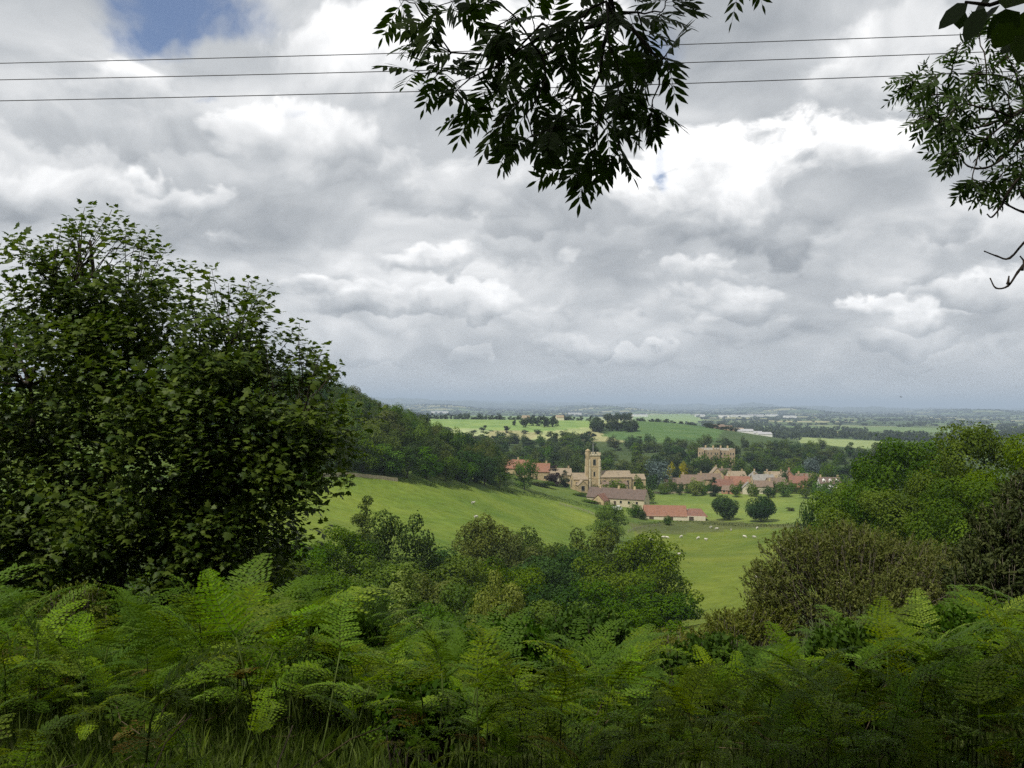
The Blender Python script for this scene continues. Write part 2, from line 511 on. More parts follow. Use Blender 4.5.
M['glass'] = plain('dark_window_glass', (0.02, 0.022, 0.026), 0.15)
M['wood_dark'] = rough_mat('dark_timber', (0.04, 0.03, 0.02), (0.10, 0.075, 0.05), 6)
M['wood_grey'] = rough_mat('grey_weathered_timber', (0.16, 0.14, 0.11), (0.30, 0.27, 0.22), 6)
M['wire'] = plain('dark_wire', (0.035, 0.035, 0.04), 0.6)
M['paint_white'] = plain('white_vehicle_paint', (0.78, 0.79, 0.80), 0.3)
M['rubber'] = plain('tyre_rubber', (0.02, 0.02, 0.02), 0.8)
M['wool'] = rough_mat('sheep_wool', (0.40, 0.38, 0.32), (0.58, 0.55, 0.47), 9)
M['feather'] = plain('dark_feather', (0.03, 0.03, 0.035), 0.7)
M['wall_stone'] = rough_mat('dry_stone', (0.20, 0.17, 0.11), (0.42, 0.36, 0.25), 2.5, bump=0.4)

# ------------------------------------------------------------------ terrain
PROF = np.array([(-4000, 40), (-400, 30), (-60, 9), (-20, 2.2), (-5, -1.45), (0, -1.62), (3, -1.95), (5, -2.35), (8, -3.1), (12, -4.4), (20, -7.2), (40, -14), (80, -26),
                 (120, -34), (150, -38.8), (175, -40.8), (240, -44.2), (300, -48), (380, -51.5), (480, -50.9), (540, -50.2), (600, -47.5), (700, -44.5),
                 (800, -41), (900, -36), (1050, -26), (1200, -19.5), (1350, -24), (1700, -45), (2200, -60), (3000, -68), (5000, -70), (60000, -70)], float)


def smooth01(x): x = np.clip(x, 0, 1); return x * x * (3 - 2 * x)


def h_base(x, y):
    y = np.asarray(y, float); x = np.asarray(x, float)
    z = np.interp(y, PROF[:, 0], PROF[:, 1])
    for dlt in (0.06, 0.12):
        k = np.maximum(np.abs(y), 8) * dlt
        z = z * 0.5 + 0.25 * (np.interp(y - k, PROF[:, 0], PROF[:, 1]) + np.interp(y + k, PROF[:, 0], PROF[:, 1]))
    # the ridge beyond the village ends on the right
    rid = smooth01((x - 180) / 320) * smooth01((y - 640) / 300) * (1 - smooth01((y - 2000) / 900))
    flat = np.interp(y, [600, 1000, 1600, 3000], [-48, -54, -61, -68])
    z = z * (1 - rid) + flat * rid
    # far hills, higher on the left
    r = np.hypot(x, y); a = np.degrees(np.arctan2(x, y))
    amp = np.interp(a, [-60, -20, -7.5, 0, 6, 12, 15, 16, 18, 22, 31, 50], [235, 235, 215, 165, 120, 108, 118, 150, 88, 92, 70, 90])
    amp = amp + 14 * np.sin(a * 1.7) + 9 * np.sin(a * 4.1 + 1) + 5 * np.sin(a * 9.7)
    z = z + np.minimum(amp, 236) * smooth01((r - 13000) / 8000) * (0.75 + 0.25 * np.sin(r / 1900.0 + a * 0.21))
    z = z + 55 * smooth01((r - 7000) / 3000) * np.clip(np.sin(a * 0.55 + r / 2300.0), 0, 1) * (1 - smooth01((r - 12000) / 4000))
    return z


def ctl(px, py, Y): p = P(px, py, Y); return (p.x, p.y, p.z)


CTL = [ctl(340, 478, 260), ctl(400, 482, 290), ctl(450, 486, 322), ctl(520, 493, 372), ctl(590, 507, 400), ctl(600, 535, 310), ctl(530, 532, 272),
       ctl(440, 556, 172), ctl(330, 522, 200), ctl(480, 522, 250), ctl(270, 500, 230), ctl(380, 505, 240),
       ctl(650, 632, 140), ctl(690, 618, 158), ctl(650, 590, 190), ctl(700, 560, 240), ctl(740, 540, 300), ctl(670, 518, 382), ctl(724, 518, 380), ctl(761, 522, 370),
       ctl(700, 493, 482), ctl(800, 494, 486), ctl(640, 497, 462), ctl(592, 491, 450), ctl(625, 512, 395),
       (-65, 335, -6), (-45, 362, -15), (-36, 385, -24), (-15, 425, -32), (12, 470, -40), (-105, 325, 0), (-160, 310, 6), (-140, 230, -4), (-110, 420, -4), (-60, 450, -18), (-200, 420, 8),
       (-60, 150, -15), (-100, 170, -10), (-40, 90, -17), (-25, 60, -14.5), (-9, 40, -12.5), (0, 100, -29),
       (45, 100, -20), (60, 80, -14), (45, 130, -27), (30, 60, -14.5), (80, 120, -16), (80, 160, -24), (90, 250, -42), (140, 240, -34), (60, 160, -36),
       (12, 30, -9.2), (10, 18, -5.9), (-12, 20, -6.2), (-6, 12, -4.1), (0, 8, -3.1), (6, 8, -2.9), (0, 20, -7.2), (0, 40, -14), (0, 3, -1.95), (0, -10, 0), (5, 12, -4.3),
       (0, 600, -47.5), (120, 600, -48), (-120, 620, -30), (0, 750, -43), (150, 760, -46), (-150, 800, -36), (250, 500, -50), (250, 650, -50), (200, 400, -46)]
CTL = np.array(CTL)
CS = 0.30 * np.hypot(CTL[:, 0], CTL[:, 1]) + 3.0


def phi(x, y):
    dx = np.asarray(x, float).ravel()[:, None] - CTL[None, :, 0]
    dy = np.asarray(y, float).ravel()[:, None] - CTL[None, :, 1]
    return np.exp(-(dx * dx + dy * dy) / (CS ** 2))


_K = phi(CTL[:, 0], CTL[:, 1])
_r = CTL[:, 2] - h_base(CTL[:, 0], CTL[:, 1])
CWT = np.linalg.solve(_K.T @ _K + 0.01 * np.eye(len(CTL)), _K.T @ _r)


def H(x, y):
    x = np.asarray(x, float); y = np.asarray(y, float)
    z = h_base(x, y)
    flat = z.ravel().copy()
    near = (np.hypot(x, y).ravel() < 1400)
    if near.any():
        flat[near] += phi(x.ravel()[near], y.ravel()[near]) @ CWT
    z = flat.reshape(z.shape)
    r = np.hypot(x, y)
    z = z + 0.05 * np.sin(x * 1.9 + 0.6 * y) * np.sin(y * 1.3 - x * 0.4) * (1 - smooth01((r - 10) / 40))
    z = z + 0.35 * np.sin(x * 0.11 + 1) * np.sin(y * 0.083) * smooth01((r - 100) / 80) * (1 - smooth01((r - 700) / 500))
    return z


def hz(x, y): return float(H(np.array([x]), np.array([y]))[0])


def hit(px, py, y0=2.0, y1=4000.0):
    """where the view ray through a pixel meets the ground"""
    d = P(px, py, 1.0)
    Y = np.geomspace(y0, y1, 1500)
    g = d.z * Y - H(d.x * Y, Y)
    k = np.argmax(g <= 0)
    if g[k] > 0: k = len(Y) - 1
    if k > 0:
        a, b = g[k - 1], g[k]
        yy = Y[k - 1] + (Y[k] - Y[k - 1]) * a / (a - b + 1e-12)
    else: yy = Y[0]
    return float(d.x * yy), float(yy)


def in_poly(x, y, poly):
    ins = np.zeros(x.shape, bool)
    n = len(poly)
    for i in range(n):
        x1, y1 = poly[i]; x2, y2 = poly[(i + 1) % n]
        if y1 == y2: continue
        c = ((y1 > y) != (y2 > y)) & (x < (x2 - x1) * (y - y1) / (y2 - y1) + x1)
        ins ^= c
    return ins


def hashf(i, j, k=0):
    v = np.sin(i * 127.1 + j * 311.7 + k * 74.7) * 43758.5453
    return v - np.floor(v)


def field_cells(x, y, size):
    """jittered-grid cells: id hash and distance to the nearest edge"""
    c, s = math.cos(0.35), math.sin(0.35)
    u = (x * c - y * s) / size; v = (x * s + y * c) / (size * 1.5)
    iu, iv = np.floor(u), np.floor(v)
    b1 = np.full(x.shape, 1e9); b2 = np.full(x.shape, 1e9); idh = np.zeros(x.shape)
    for di in (-1, 0, 1):
        for dj in (-1, 0, 1):
            ci, cj = iu + di, iv + dj
            px = ci + 0.15 + 0.7 * hashf(ci, cj, 1); py = cj + 0.15 + 0.7 * hashf(ci, cj, 2)
            dd = np.abs(u - px) + np.abs(v - py) * 1.0
            upd = dd < b1
            b2 = np.where(upd, b1, np.minimum(b2, dd))
            idh = np.where(upd, hashf(ci, cj, 3), idh)
            b1 = np.where(upd, dd, b1)
    return idh, (b2 - b1) * size


def wpoly(pix, **k): return [hit(a, b, **k) for a, b in pix]


LOW = dict(y0=100)
RID = dict(y0=640)
POLYS = [
    ('left', wpoly([(250, 560), (250, 480), (330, 477), (345, 475), (400, 480), (450, 485), (520, 492), (590, 506), (612, 520), (606, 545), (560, 575), (420, 600)], **LOW), (0.118, 0.166, 0.026)),
    ('low', wpoly([(636, 531), (700, 527), (800, 528), (850, 560), (850, 640), (600, 660), (560, 640), (600, 600)], **LOW), (0.106, 0.142, 0.022)),
    ('strip', wpoly([(628, 522), (700, 519), (845, 522), (845, 529), (760, 527), (636, 533)], **LOW), (0.085, 0.100, 0.032)),
    ('green', wpoly([(600, 512), (640, 496), (700, 490), (845, 492), (845, 522), (700, 519), (640, 520)], **LOW), (0.138, 0.185, 0.040)),
    ('ridge_a', wpoly([(390, 416.5), (470, 415.5), (598, 417), (600, 426), (540, 432), (430, 427), (390, 424)], **RID), (0.17, 0.25, 0.075)),
    ('ridge_b', wpoly([(390, 424), (430, 427), (490, 430), (485, 437), (400, 432)], **RID), (0.30, 0.34, 0.16)),
    ('ridge_c', wpoly([(540, 432), (600, 426), (600, 417), (640, 417), (620, 423), (575, 436), (530, 441)], **RID), (0.29, 0.32, 0.14)),
    ('ridge_d', wpoly([(632, 415), (690, 414), (706, 421), (690, 424), (632, 424)], **RID), (0.18, 0.26, 0.08)),
    ('ridge_e', wpoly([(600, 436), (632, 424), (700, 423), (724, 431), (716, 440), (640, 444)], **RID), (0.075, 0.132, 0.040)),
    ('right_a', wpoly([(828, 431), (884, 434), (884, 437.5), (828, 434)], **RID), (0.46, 0.43, 0.18)),
    ('right_b', wpoly([(800, 437), (880, 441), (900, 446), (800, 443)], **RID), (0.22, 0.27, 0.10)),
    ('right_c', wpoly([(760, 426), (900, 427), (1000, 430), (1000, 434), (880, 431), (760, 429)], **RID), (0.13, 0.19, 0.07)),
]


def ground_colour(x, y):
    r = np.hypot(x, y)
    col = np.zeros(x.shape + (3,))
    col[:] = (0.045, 0.062, 0.018)
    col[r < 26] = (0.050, 0.060, 0.020)
    v = (r > 130) & (r < 470)
    col[v] = (0.085, 0.125, 0.027)
    p = (r >= 470) & (r < 1500)
    col[p] = (0.065, 0.095, 0.030)
    far = r >= 640
    idh, e = field_cells(x, y, 330.0)
    pal = np.array([(0.055, 0.085, 0.03), (0.10, 0.15, 0.05), (0.07, 0.11, 0.035), (0.16, 0.19, 0.08), (0.05, 0.075, 0.028), (0.28, 0.27, 0.13), (0.085, 0.12, 0.04), (0.04, 0.06, 0.025)])
    cc = pal[np.minimum((idh * len(pal)).astype(int), len(pal) - 1)]
    w8 = np.minimum(60, 0.006 * r + 4)
    cc = np.where((e < w8)[..., None], np.array((0.022, 0.034, 0.014)), cc)
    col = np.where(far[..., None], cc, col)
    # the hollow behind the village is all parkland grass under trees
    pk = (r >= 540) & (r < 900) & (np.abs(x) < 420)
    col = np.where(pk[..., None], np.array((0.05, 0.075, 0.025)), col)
    vf = r > 9000
    t = smooth01((r - 9000) / 7000)[..., None]
    col = np.where(vf[..., None], col * (1 - 0.7 * t) + np.array((0.045, 0.06, 0.03)) * 0.7 * t, col)
    for nm, poly, c in POLYS:
        k = in_poly(x, y, poly)
        col[k] = c
    return col


def build_ground():
    r = [0.0]
    rr = 0.5
    while rr < 52000:
        r.append(rr)
        rr *= 1.0175 if 100 < rr < 1600 else 1.024
    r = np.array(r)
    a = np.concatenate([np.arange(-44, 44.01, 0.16), np.arange(46, 314.1, 4.0)])
    A, Rr = np.meshgrid(np.radians(a), r)
    X, Y = Rr * np.sin(A), Rr * np.cos(A)
    Z = H(X, Y)
    nr, na = X.shape
    V = np.stack([X, Y, Z], -1).reshape(-1, 3)
    i = np.arange(nr - 1)[:, None] * na
    k = np.arange(na)[None]; k2 = (k + 1) % na
    F = np.stack([i + k, i + k2, i + na + k2, i + na + k], -1).reshape(-1, 4)[:, ::-1]
    me = new_mesh('ground', V, F, M['ground'], smooth=True)
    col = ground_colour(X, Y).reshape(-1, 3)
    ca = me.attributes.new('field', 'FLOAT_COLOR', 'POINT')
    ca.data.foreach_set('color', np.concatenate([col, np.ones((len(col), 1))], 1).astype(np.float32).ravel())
    structure('ground', me)


def ground_mat():
    m, t, b = pmat('meadow_ground')
    at = t.node('ShaderNodeAttribute', attribute_name='field')
    g = t.node('ShaderNodeNewGeometry').outputs['Position']
    n1 = t.noise(g, 0.035, 5, 0.6)
    n2 = t.noise(g, 0.30, 8, 0.78)
    mp = t.node('ShaderNodeMapping'); mp.inputs['Rotation'].default_value = (0, 0, 0.5); mp.inputs['Scale'].default_value = (0.05, 0.6, 1)
    t.l.new(g, mp.inputs[0])
    n3 = t.noise(mp.outputs[0], 0.9, 4, 0.6)
    f = t.m('ADD', t.m('MULTIPLY', t.m('SUBTRACT', n1, 0.5), 0.9), t.m('MULTIPLY', t.m('SUBTRACT', n2, 0.5), 1.25))
    f = t.m('ADD', f, t.m('MULTIPLY', t.m('SUBTRACT', n3, 0.5), 0.6))
    hs = t.node('ShaderNodeHueSaturation'); t.l.new(at.outputs['Color'], hs.inputs['Color'])
    t.inp(hs.inputs['Value'], t.m('ADD', 1.0, f))
    t.inp(hs.inputs['Hue'], t.m('SUBTRACT', 0.5, t.m('MULTIPLY', t.m('SUBTRACT', n1, 0.5), 0.09)))
    t.l.new(hs.outputs[0], b.inputs['Base Color'])
    b.inputs['Roughness'].default_value = 1.0
    b.inputs['Specular IOR Level'].default_value = 0.05
    return m


M['ground'] = ground_mat()
build_ground()


# ------------------------------------------------------------------ haze: the damp air over the plain
def build_haze():
    m = bpy.data.materials.new('damp_air')
    m.use_nodes = True
    t = NT(m.node_tree)
    t.n.clear()
    o = t.node('ShaderNodeOutputMaterial')
    v = t.node('ShaderNodeVolumePrincipled')
    v.inputs['Color'].default_value = (0.60, 0.74, 0.92, 1)
    v.inputs['Density'].default_value = HAZE_DENSITY
    v.inputs['Anisotropy'].default_value = 0.0
    t.l.new(v.outputs[0], o.inputs['Volume'])
    m.cycles.homogeneous_volume = True
    mb = MB()
    mb.box(-54000, 54000, -54000, 54000, -73, 225)
    ob = mb.build('haze', m)
    ob['kind'] = 'stuff'


HAZE_DENSITY = 1.05e-4
build_haze()


# ------------------------------------------------------------------ trees
def crown_data(rng, nleaf, size, lobes=14, rx=1.0, rz=1.0, lr=(0.30, 0.48), shape='round', aspect=0.75, fill=0.2, up=0.3, jitter=0.5, hull=(0.45, 0.8), core=0.55):
    """leaf-sized faces through a lumpy crown of unit radius, base at z=0, top near 2*rz"""
    cen, rad = [], []
    for i in range(lobes):
        for _ in range(30):
            dv = rand_dirs(1, rng)[0]
            rr = rng.uniform(*hull)
            c = np.array([dv[0] * rx, dv[1] * rx, dv[2] * rz]) * rr
            zz = (c[2] + rz) / (2 * rz)
            if shape == 'cone':
                k = 1.0 - 0.8 * zz; c[0] *= k; c[1] *= k
            if shape == 'dome' and zz < 0.2: continue
            break
        q = rng.uniform(*lr)
        if shape == 'cone': q *= (1.05 - 0.7 * zz)
        cen.append(c); rad.append(q)
    cen.append(np.array([0, 0, -0.1 * rz])); rad.append(core * min(1, rz) * min(1, rx))
    cen, rad = np.array(cen), np.array(rad)
    pr = rad ** 2; pr /= pr.sum()
    li = rng.choice(len(cen), nleaf, p=pr)
    dv = rand_dirs(nleaf, rng)
    q = np.where(rng.random(nleaf) < fill, rng.uniform(0.3, 0.9, nleaf), 1.0 + rng.normal(0, 0.07, nleaf))
    sc = np.ones((len(cen), 3)); sc[:, 2] = 0.85
    pts = cen[li] + dv * (rad[li] * q)[:, None] * sc[li]
    # ragged sprays
    k = rng.random(nleaf) < 0.06
    pts[k] += dv[k] * rng.uniform(0.03, 0.14, (k.sum(), 1))
    N = norm(dv * 0.7 + rand_dirs(nleaf, rng) * jitter + np.array([0, 0, up]))
    s = size * rng.uniform(0.6, 1.35, nleaf)
    lobe_r = rng.random(len(cen))
    rnd = np.clip(0.6 * lobe_r[li] + 0.4 * rng.random(nleaf), 0, 1)
    wd = np.percentile(np.hypot(pts[:, 0], pts[:, 1]), 96)
    pts[:, :2] /= wd
    z0, z1 = np.percentile(pts[:, 2], (0.7, 99.5))
    pts[:, 2] = (pts[:, 2] - z0) / (z1 - z0) * 2 * rz
    V, F = leaf_quads(pts, N, s, aspect, rng)
    return V, F, rnd


def trunk_data(rng, h, r, crown_z, spread, nl=6):
    tb = [(bend((0, 0, -0.6), (rng.normal(0, 0.05 * h), rng.normal(0, 0.05 * h), h), 0.015, 7, rng), np.linspace(r, r * 0.3, 7))]
    for i in range(nl):
        th = rng.uniform(0, 2 * math.pi); z0 = rng.uniform(0.35, 0.75) * h
        e = (math.cos(th) * spread * rng.uniform(0.5, 0.9), math.sin(th) * spread * rng.uniform(0.5, 0.9), z0 + rng.uniform(0.15, 0.5) * (crown_z))
        tb.append((bend((0, 0, z0), e, 0.04, 5, rng), np.linspace(r * 0.45, r * 0.12, 5)))
    return tb


PROTO = {}


def tree_proto(key, seed, mat, nleaf, size, W, Ht, clear=0.12, parts=True, bark='bark', **kw):
    """a tree of crown width W, total height Ht (metres): crown mesh and trunk mesh"""
    rng = np.random.default_rng(seed)
    ch = Ht * (1 - clear)
    rx = W / 2; rz = ch / 2
    u = dict(rx=1.0, rz=rz / rx)
    V, F, rnd = crown_data(rng, nleaf, size / rx, **u, **kw)
    V = V * rx
    V[:, 2] += Ht * clear * 0.75
    crown = new_mesh('crown', V, F, mat, rnd=rnd)
    tr = tubes_mesh('trunk', trunk_data(rng, Ht * (clear + 0.45), max(0.10, Ht * 0.022), ch * 0.45, rx * 0.8, 5 if parts else 3), M[bark], 6 if parts else 4)
    PROTO[key] = (crown, tr, W, Ht, mat)


def plant_tree(key, name, label, cat, x, y, Wd, Ht, group=None, mat=None, rz=None, z=None, sink=0.15):
    crown, tr, W0, H0, m0 = PROTO[key]
    z = hz(x, y) if z is None else z
    o = thing(name, label, cat, (x, y, z - sink), random.uniform(0, 6.28) if rz is None else rz, group, (Wd / W0, Wd / W0, Ht / H0))
    t = link('trunk', tr, o)
    c = link('crown', crown, o)
    if mat is not None and mat is not m0:
        c.material_slots[0].link = 'OBJECT'
        c.material_slots[0].material = mat
    return o


def tree_px(key, name, label, cat, px, top, wpx, Y, group=None, mat=None, hmin=1.5, base=None):
    """a tree whose top stands at a known bearing, distance and height"""
    p = P(px, top, Y)
    zb = hz(p.x, Y)
    Ht = max(hmin, p.z - zb)
    return plant_tree(key, name, label, cat, p.x, Y, wpx / FPX * Y, Ht, group, mat, z=zb)


# far prototypes (leaf faces about a pixel at their distance)
for i in range(4): tree_proto('far%d' % i, 100 + i, M['leaf_park'], 1500, 0.75, 10, 12, lobes=10 + i, fill=0.15)
for i in range(2): tree_proto('tall%d' % i, 120 + i, M['leaf_park'], 1400, 0.7, 7, 13, lobes=10, lr=(0.28, 0.4), fill=0.2)
tree_proto('cone', 130, M['leaf_conifer'], 1300, 0.6, 5, 12, clear=0.04, lobes=14, shape='cone', lr=(0.3, 0.45))
tree_proto('cedar', 131, M['leaf_blue'], 1500, 0.7, 11, 14, lobes=16, lr=(0.2, 0.34), fill=0.1)
tree_proto('tiny0', 140, M['leaf_far'], 420, 1.3, 10, 11, lobes=7, parts=False)
tree_proto('tiny1', 141, M['leaf_far'], 420, 1.2, 9, 12, lobes=8, parts=False)
tree_proto('tiny2', 142, M['leaf_far'], 300, 1.1, 5, 14, lobes=6, parts=False)
tree_proto('yew0', 150, M['leaf_dark'], 10000, 0.50, 11, 10.5, clear=0.17, lobes=22, lr=(0.42, 0.55), fill=0.1, shape='dome', jitter=0.6)
tree_proto('yew1', 151, M['leaf_dark'], 10000, 0.50, 11, 10.5, clear=0.17, lobes=22, lr=(0.42, 0.55), fill=0.1, shape='dome', jitter=0.6)
# middle-distance prototypes
for i in range(4): tree_proto('mid%d' % i, 160 + i, M['leaf_mid'], 10000, 0.34, 11, 11, lobes=28 + 3 * i, lr=(0.17, 0.32), clear=0.01, fill=0.06, jitter=0.4, hull=(0.55, 0.95), core=0.6)
tree_proto('midtall', 170, M['leaf_mid'], 9000, 0.27, 5, 13, lobes=26, lr=(0.35, 0.5), clear=0.0, shape='cone')
tree_proto('bushy0', 171, M['leaf_mid'], 9000, 0.26, 8, 6.5, lobes=30, lr=(0.17, 0.30), clear=0.0, fill=0.06, jitter=0.4, hull=(0.55, 0.95), core=0.6)
tree_proto('bushy1', 172, M['leaf_mid'], 9000, 0.26, 8, 6.5, lobes=30, lr=(0.17, 0.30), clear=0.0, fill=0.06, jitter=0.4, hull=(0.55, 0.95), core=0.6)
tree_proto('wood0', 173, M['leaf_mid'], 3500, 0.48, 11, 13, lobes=20, lr=(0.2, 0.36), fill=0.06, jitter=0.4, hull=(0.55, 0.92))
tree_proto('wood1', 174, M['leaf_mid'], 3500, 0.48, 11, 13, lobes=20, lr=(0.2, 0.36), fill=0.06, jitter=0.4, hull=(0.55, 0.92))
tree_proto('wood2', 175, M['leaf_mid'], 3500, 0.48, 10, 13, lobes=20, lr=(0.2, 0.36), fill=0.06, jitter=0.4, hull=(0.55, 0.92))
for i in range(3): tree_proto('near%d' % i, 180 + i, M['leaf_bright'], 24000, 0.26, 12, 12, lobes=38 + 4 * i, lr=(0.15, 0.28), clear=0.04, fill=0.06, jitter=0.4, hull=(0.6, 0.95), core=0.6)

# --- trees on the slope below, named one by one
G1 = 'trees and bushes in the dip below the bracken'
for a in [
    ('midtall', 'poplar_tree', 'narrow pointed pale green tree rising beside the sycamore', 366, 497, 34, 128, 'leaf_olive'),
    ('mid0', 'broadleaf_tree', 'dark rounded tree right of the narrow pointed tree, below the left field', 406, 512, 66, 122, 'leaf_dark'),
    ('mid1', 'broadleaf_tree', 'green tree in front of the narrow pointed tree, half hidden by the sycamore', 338, 527, 66, 112, 'leaf_mid'),
    ('bushy0', 'bush', 'light green spreading bush under the dark rounded tree', 376, 556, 96, 92, 'leaf_mid'),
    ('bushy1', 'bush', 'green bush at the foot of the sycamore on its right', 312, 560, 80, 74, 'leaf_mid'),
    ('mid2', 'broadleaf_tree', 'brownish olive tall tree at the left end of the middle clump', 487, 517, 64, 150, 'leaf_brown'),
    ('mid3', 'broadleaf_tree', 'olive tree behind the dark tree in the middle clump', 541, 530, 60, 165, 'leaf_olive'),
    ('mid0', 'broadleaf_tree', 'dull brown-green tree near the centre of the middle clump', 588, 527, 66, 172, 'leaf_brown'),
    ('mid1', 'broadleaf_tree', 'olive-grey tree between the brown-green tree and the big green tree', 630, 548, 54, 175, 'leaf_olive'),
    ('mid2', 'broadleaf_tree', 'big green tree standing in the lower pasture at the right end of the clump', 655, 534, 78, 165, 'leaf_mid'),
    ('mid3', 'broadleaf_tree', 'bushy green tree against the left side of the big green tree', 612, 556, 82, 140, 'leaf_mid'),
    ('mid1', 'broadleaf_tree', 'very dark rounded tree in the middle of the clump', 546, 557, 84, 128, 'leaf_dark'),
    ('bushy1', 'bush', 'dark green bush below the big green tree', 596, 580, 76, 108, 'leaf_mid'),
    ('mid0', 'broadleaf_tree', 'dark tree left of the brownish olive tall tree', 437, 552, 76, 128, 'leaf_dark'),
    ('bushy0', 'flowering_bush', 'pale yellow-green flowering bush standing in front of the middle clump', 500, 572, 60, 58, 'leaf_pale'),
    ('midtall', 'flowering_bush', 'pale bush with upright creamy blossom tips', 408, 562, 52, 52, 'leaf_pale'),
    ('bushy1', 'bush', 'dark bush between the two pale bushes', 455, 583, 80, 78, 'leaf_mid'),
    ('bushy0', 'bush', 'dark green bush in front of the pale upright blossom bush', 368, 585, 90, 60, 'leaf_mid'),
    ('bushy1', 'bush', 'mid green bush just beyond the bracken at the middle', 545, 600, 90, 70, 'leaf_mid'),
    ('bushy0', 'bush', 'low green bush beside the pasture just beyond the bracken', 640, 607, 80, 74, 'leaf_mid'),
    ('mid2', 'broadleaf_tree', 'lone round green tree in the left field near the farmhouse', 607, 503, 34, 300, 'leaf_mid'),
    ('mid2', 'broadleaf_tree', 'dark tree filling the gap between the olive and brown-green trees', 565, 548, 70, 150, 'leaf_dark'),
    ('mid0', 'broadleaf_tree', 'olive tree between the brownish tall tree and the olive tree', 513, 536, 62, 148, 'leaf_olive'),
    ('mid3', 'broadleaf_tree', 'mid green tree right behind the pale flowering bush', 508, 556, 70, 118, 'leaf_mid'),
    ('mid1', 'broadleaf_tree', 'dark leafy tree left of the pale flowering bush', 465, 556, 72, 112, 'leaf_mid'),
    ('bushy0', 'bush', 'olive bush at the foot of the dark tree left of the clump', 428, 574, 80, 90, 'leaf_olive'),
    ('bushy1', 'bush', 'bushy growth directly below the very dark rounded tree', 560, 586, 80, 92, 'leaf_dark'),
    ('bushy0', 'bush', 'mid green bush at the right foot of the clump', 655, 585, 74, 120, 'leaf_mid'),
    ('bushy1', 'bush', 'green bush nearest the bracken below the big green tree', 600, 606, 86, 66, 'leaf_mid'),
    ('bushy0', 'bush', 'green bush nearest the bracken below the pale flowering bush', 490, 604, 90, 60, 'leaf_dark'),
    ('bushy1', 'bush', 'green bush nearest the bracken below the pale upright blossom bush', 420, 600, 84, 52, 'leaf_mid'),
    ('mid0', 'broadleaf_tree', 'tree at the right fringe of the sycamore below the left field', 300, 540, 70, 95, 'leaf_mid'),
    ('mid3', 'broadleaf_tree', 'green tree behind the sycamore on the lower slope', 250, 545, 110, 70, 'leaf_mid'),
    ('bushy1', 'bush', 'bush on the slope seen through the lower sycamore branches', 60, 560, 130, 45, 'leaf_mid'),
    ('bushy0', 'bush', 'bush behind the sycamore trunk', 170, 566, 120, 40, 'leaf_mid'),
]:
    tree_px(a[0], a[1], a[2], 'bush' if 'bush' in a[1] else 'tree', a[3], a[4], a[5] * (1.13 if a[6] > 100 and a[6] < 200 else 1.12), a[6], G1, M[a[7]])

G2 = 'leafy trees on the right-hand slope'
for a in [
    ('near0', 'bright green tree lowest of the right-hand group, its edge on the village meadow', 850, 482, 92, 112),
    ('near2', 'mid-height green tree behind the lowest one of the right-hand group', 876, 458, 90, 108),
    ('near1', 'bright green tree with a broad domed top at the middle of the right-hand group', 915, 438, 126, 100),
    ('near2', 'tall green tree whose top meets the horizon on the right', 965, 424, 120, 92),
    ('near0', 'green tree cut by the right edge of the picture, behind the dark pine', 1030, 436, 120, 80),
    ('near2', 'green tree filling the gap under the broad domed tree', 880, 490, 120, 90),
    ('near1', 'darker green tree below the tall one, beside the dark pine', 975, 478, 120, 74),
    ('mid1', 'small dark tree at the meadow edge left of the bright trees', 808, 503, 26, 150)]:
    tree_px(a[0], 'broadleaf_tree', a[1], 'tree', a[2], a[3], a[4], a[5], G2, M['leaf_bright'] if a[0] != 'mid1' else M['leaf_dark'])

for i, (x, y, hh) in enumerate([(-11, -12, 9), (-5, -14, 10), (1, -11, 10), (7, -9, 10), (12, -4, 9), (12.5, 3, 8)]):  # trees added out of view to block light from behind and darken the foreground
    plant_tree('near%d' % (i % 3), 'broadleaf_tree', 'broadleaf tree in the belt of wood at the viewer\'s back', 'tree', x, y, 9, hh, 'shade trees added at the back of the viewpoint', M['leaf_mid'])

# --- two dark clipped-looking trees on the meadow
for i, (px, top, wpx, Y, lab) in enumerate([(725, 495, 25, 378, 'left one of two dark round-headed trees on the village meadow'),
                                            (761, 496, 28, 366, 'right one of two dark round-headed trees on the village meadow')]):
    tree_px('yew%d' % i, 'yew_tree', lab, 'tree', px, top, wpx, Y, 'dark round trees on the meadow')

